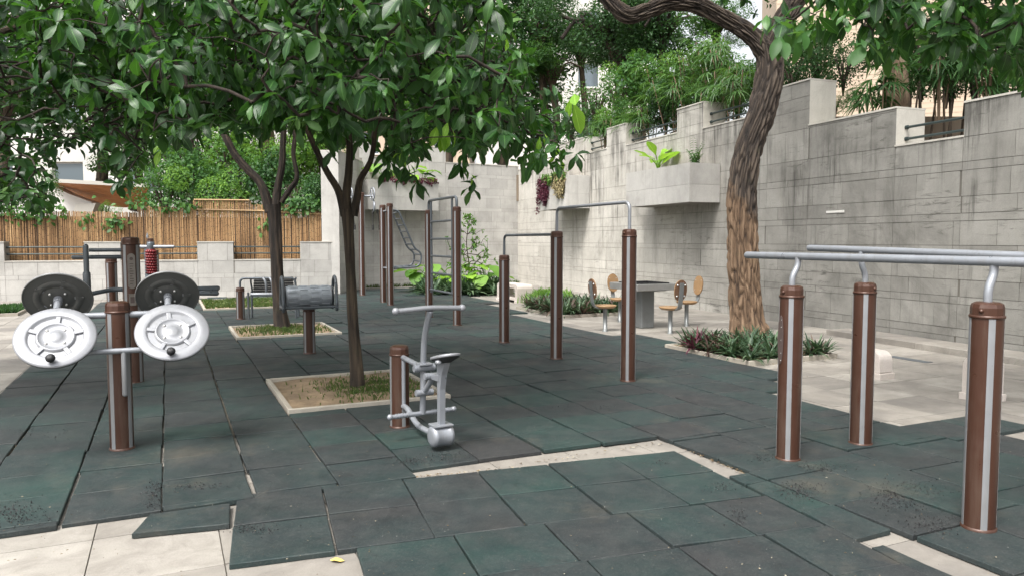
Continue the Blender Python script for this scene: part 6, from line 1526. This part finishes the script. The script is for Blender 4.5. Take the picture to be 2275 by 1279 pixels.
for i, (s, z) in enumerate(((0.5, 3.4), (1.2, 3.42), (1.9, 3.4))):
    broadleaf('taro_plant', ['lime taro plant at the left of the broad back planter', 'lime taro plant in the middle of the broad back planter', 'lime taro plant at the right end of the broad back planter'][i], MO+MD*s+Vector((.5, -.866, 0))*.5+Vector((0, 0, z)), 6, 0.42, 0.6, M_['bush_light' if i != 1 else 'leaf_new'], 10+i, lean=.9)
for i, (u, v, Y, lb) in enumerate(((965, 640, 22, 'taro plant with broad leaves behind the ladder frame'), (1078, 640, 21.4, 'taro plant with broad leaves left of the shortest pull up post'), (1030, 640, 21.6, 'yellowing taro plant under the slender sapling'), (930, 642, 22.2, 'taro plant half hidden by the left ladder post'))):
    broadleaf('taro_plant', lb, Vector((At(u, v, Y).x, Y, 0)), 9, 0.5, 0.85, M_['leaf_new' if i == 2 else 'bush_light'], 20+i, lean=.55)
# slender sapling
c_ = At(1040, 640, 21.8); C, D = [], []
for k in range(105):
    z = br.uniform(0.8, 3.2) if False else br.uniform(.7, 3.0); q = .95*math.sin(min(1, z/3.0)*math.pi)*.8+.1; a = br.uniform(0, 6.28); C.append((c_.x+q*math.cos(a)*br.uniform(.3, 1), c_.y+q*math.sin(a)*br.uniform(.3, 1)*.6, z*.78)); D.append((math.cos(a), math.sin(a), .3))
base = (c_.x, c_.y, 0)
make_tree('sapling', 'slender pale leaved sapling against the wall behind the ladder frame', 'sapling', base, [([(c_.x, c_.y, 0), (c_.x+.03, c_.y, .8), (c_.x-.04, c_.y, 1.5), (c_.x+.05, c_.y, 2.2)], [.022, .018, .014, .01])], M_['bark'], np.array(C), np.array(D, dtype=float), 'oval', (4, 6), (0.1, 0.17), M_['bush_light'], 107, 0.002, 8, 0, 0.2, br_scale=0.003)

# strap leaved ground cover
def straps(label, pts, m, seed, L=(0.2, 0.34), per=15, name='strap_leaved_plants', ws=1.4, mixm=None):
    r_ = np.random.RandomState(seed); P, X, Nn = [], [], []
    for (x, y) in pts:
        for k in range(per):
            a = r_.uniform(0, 6.28); el = r_.uniform(.15, 1.35); P.append((x+.02*math.cos(a), y+.02*math.sin(a), 0.05+r_.uniform(0, .05))); X.append((math.cos(a)*math.cos(el), math.sin(a)*math.cos(el), math.sin(el))); Nn.append((-.3*math.cos(a), -.3*math.sin(a), 1))
    M = len(P); me = cloud_mesh(name, 'strap', np.array(P), np.array(X), np.array(Nn), r_.uniform(L[0], L[1], M), np.clip(r_.normal(.45, .25, M), 0, 1), m, ws, r_)
    return link(name, me, kind='stuff', label=label, cat='ground cover')
def bed_pts(key, n, seed, m_=0.1, ex=0.0, hole=None):
    (x, y), w, d = BEDS[key]; r_ = random.Random(seed); out = []
    while len(out) < n:
        a, b = r_.uniform(m_-ex, w-m_+ex), r_.uniform(m_-ex, d-m_+ex); q = xy(a, b); p = (x+q[0], y+q[1])
        if hole and (p[0]-hole[0])**2+(p[1]-hole[1])**2 < hole[2]**2: continue
        out.append(p)
    return out
straps('dark green strap leaved plants filling the bed round the big tree', bed_pts('bed3', 105, 1, 0.08, 0, (3.8, 11.85-2, 0)), M_['strap'], 71, (0.17, 0.30))
straps('reddish brown strap leaves mixed into the bed round the big tree', bed_pts('bed3', 22, 9, 0.08), M_['dull'], 76, (0.17, 0.28))
straps('reddish brown strap leaves mixed into the bed beside the stool table', bed_pts('bed4', 45, 8, 0.08), M_['dull'], 77, (0.22, 0.36))
straps('a few purple strap leaves at the left corner of the big tree bed', [(BEDS['bed3'][0][0]+xy(.22, 1.2)[0]+br.gauss(0, .08), BEDS['bed3'][0][1]+xy(.22, 1.2)[1]+br.gauss(0, .1)) for _ in range(5)], M_['purple'], 72, (0.2, 0.32))
straps('grey green strap leaved plants in the bed left of the stool table', bed_pts('bed4', 120, 2, 0.08), M_['strap'], 73, (0.22, 0.38))
pl_ = []
while len(pl_) < 170:
    u, v = br.uniform(940, 1125), br.uniform(637, 655); q = G(u, v, 0.03)
    if in_yard(q.x, q.y, -0.2): pl_.append((q.x, q.y))
straps('dark strap leaved plants massed at the foot of the back wall behind the ladder frame', pl_, M_['strap'], 74, (0.35, 0.6))
grass('clover_patch', 'bright green low patch among the strap leaved plants near the bench', 'ground cover', lambda r: (lambda q: (q[0], q[1]))((lambda g: (g.x, g.y))(G(r.gauss(1215, 22), r.gauss(668, 4), 0.03))), 1600, 0.24, M_['bush_light'], 75, 0.03, 0.02)
# vines over the bamboo screen
P, X, Nn = [], [], []; r_ = np.random.RandomState(5)
for (u, v, su_, sv_, n_) in [(250, 492, 14, 8, 40), (50, 470, 40, 12, 90), (110, 465, 25, 16, 50), (180, 485, 20, 8, 14), (590, 505, 8, 8, 20), (655, 455, 35, 10, 120), (700, 452, 22, 8, 90), (380, 455, 30, 8, 60), (300, 452, 30, 6, 25)]:
    for _ in range(n_): p = At(r_.normal(u, su_), r_.normal(v, sv_), 0.33*0+20.4 if u > 400 else 19.9); P.append(tuple(p)); X.append(r_.normal(0, .6, 3)-np.array([0, 0, .4])); Nn.append(np.array([0, -1, .7])+r_.normal(0, .3, 3))
P = np.array(P)
# put each leaf just in front of the canes
for i in range(len(P)):
    rel = Vector(P[i])-LO_; s = rel.dot(LD); k_ = 0.43+r_.uniform(-.04, .02); w = LO_+LD*s+Vector((-LD.y, LD.x, 0))*k_; f_ = w.y/P[i][1]; P[i] = (w.x, w.y, EYE+(P[i][2]-EYE)*f_)
me = cloud_mesh('climbing_vine', 'oval', P, np.array(X), np.array(Nn), r_.uniform(.1, .18, len(P)), np.clip(r_.normal(.5, .2, len(P)), 0, 1), M_['bush'], 1.2, r_); link('climbing_vine', me, kind='stuff', label='sparse creeper leaves hanging over the top of the bamboo screen', cat='creeper')
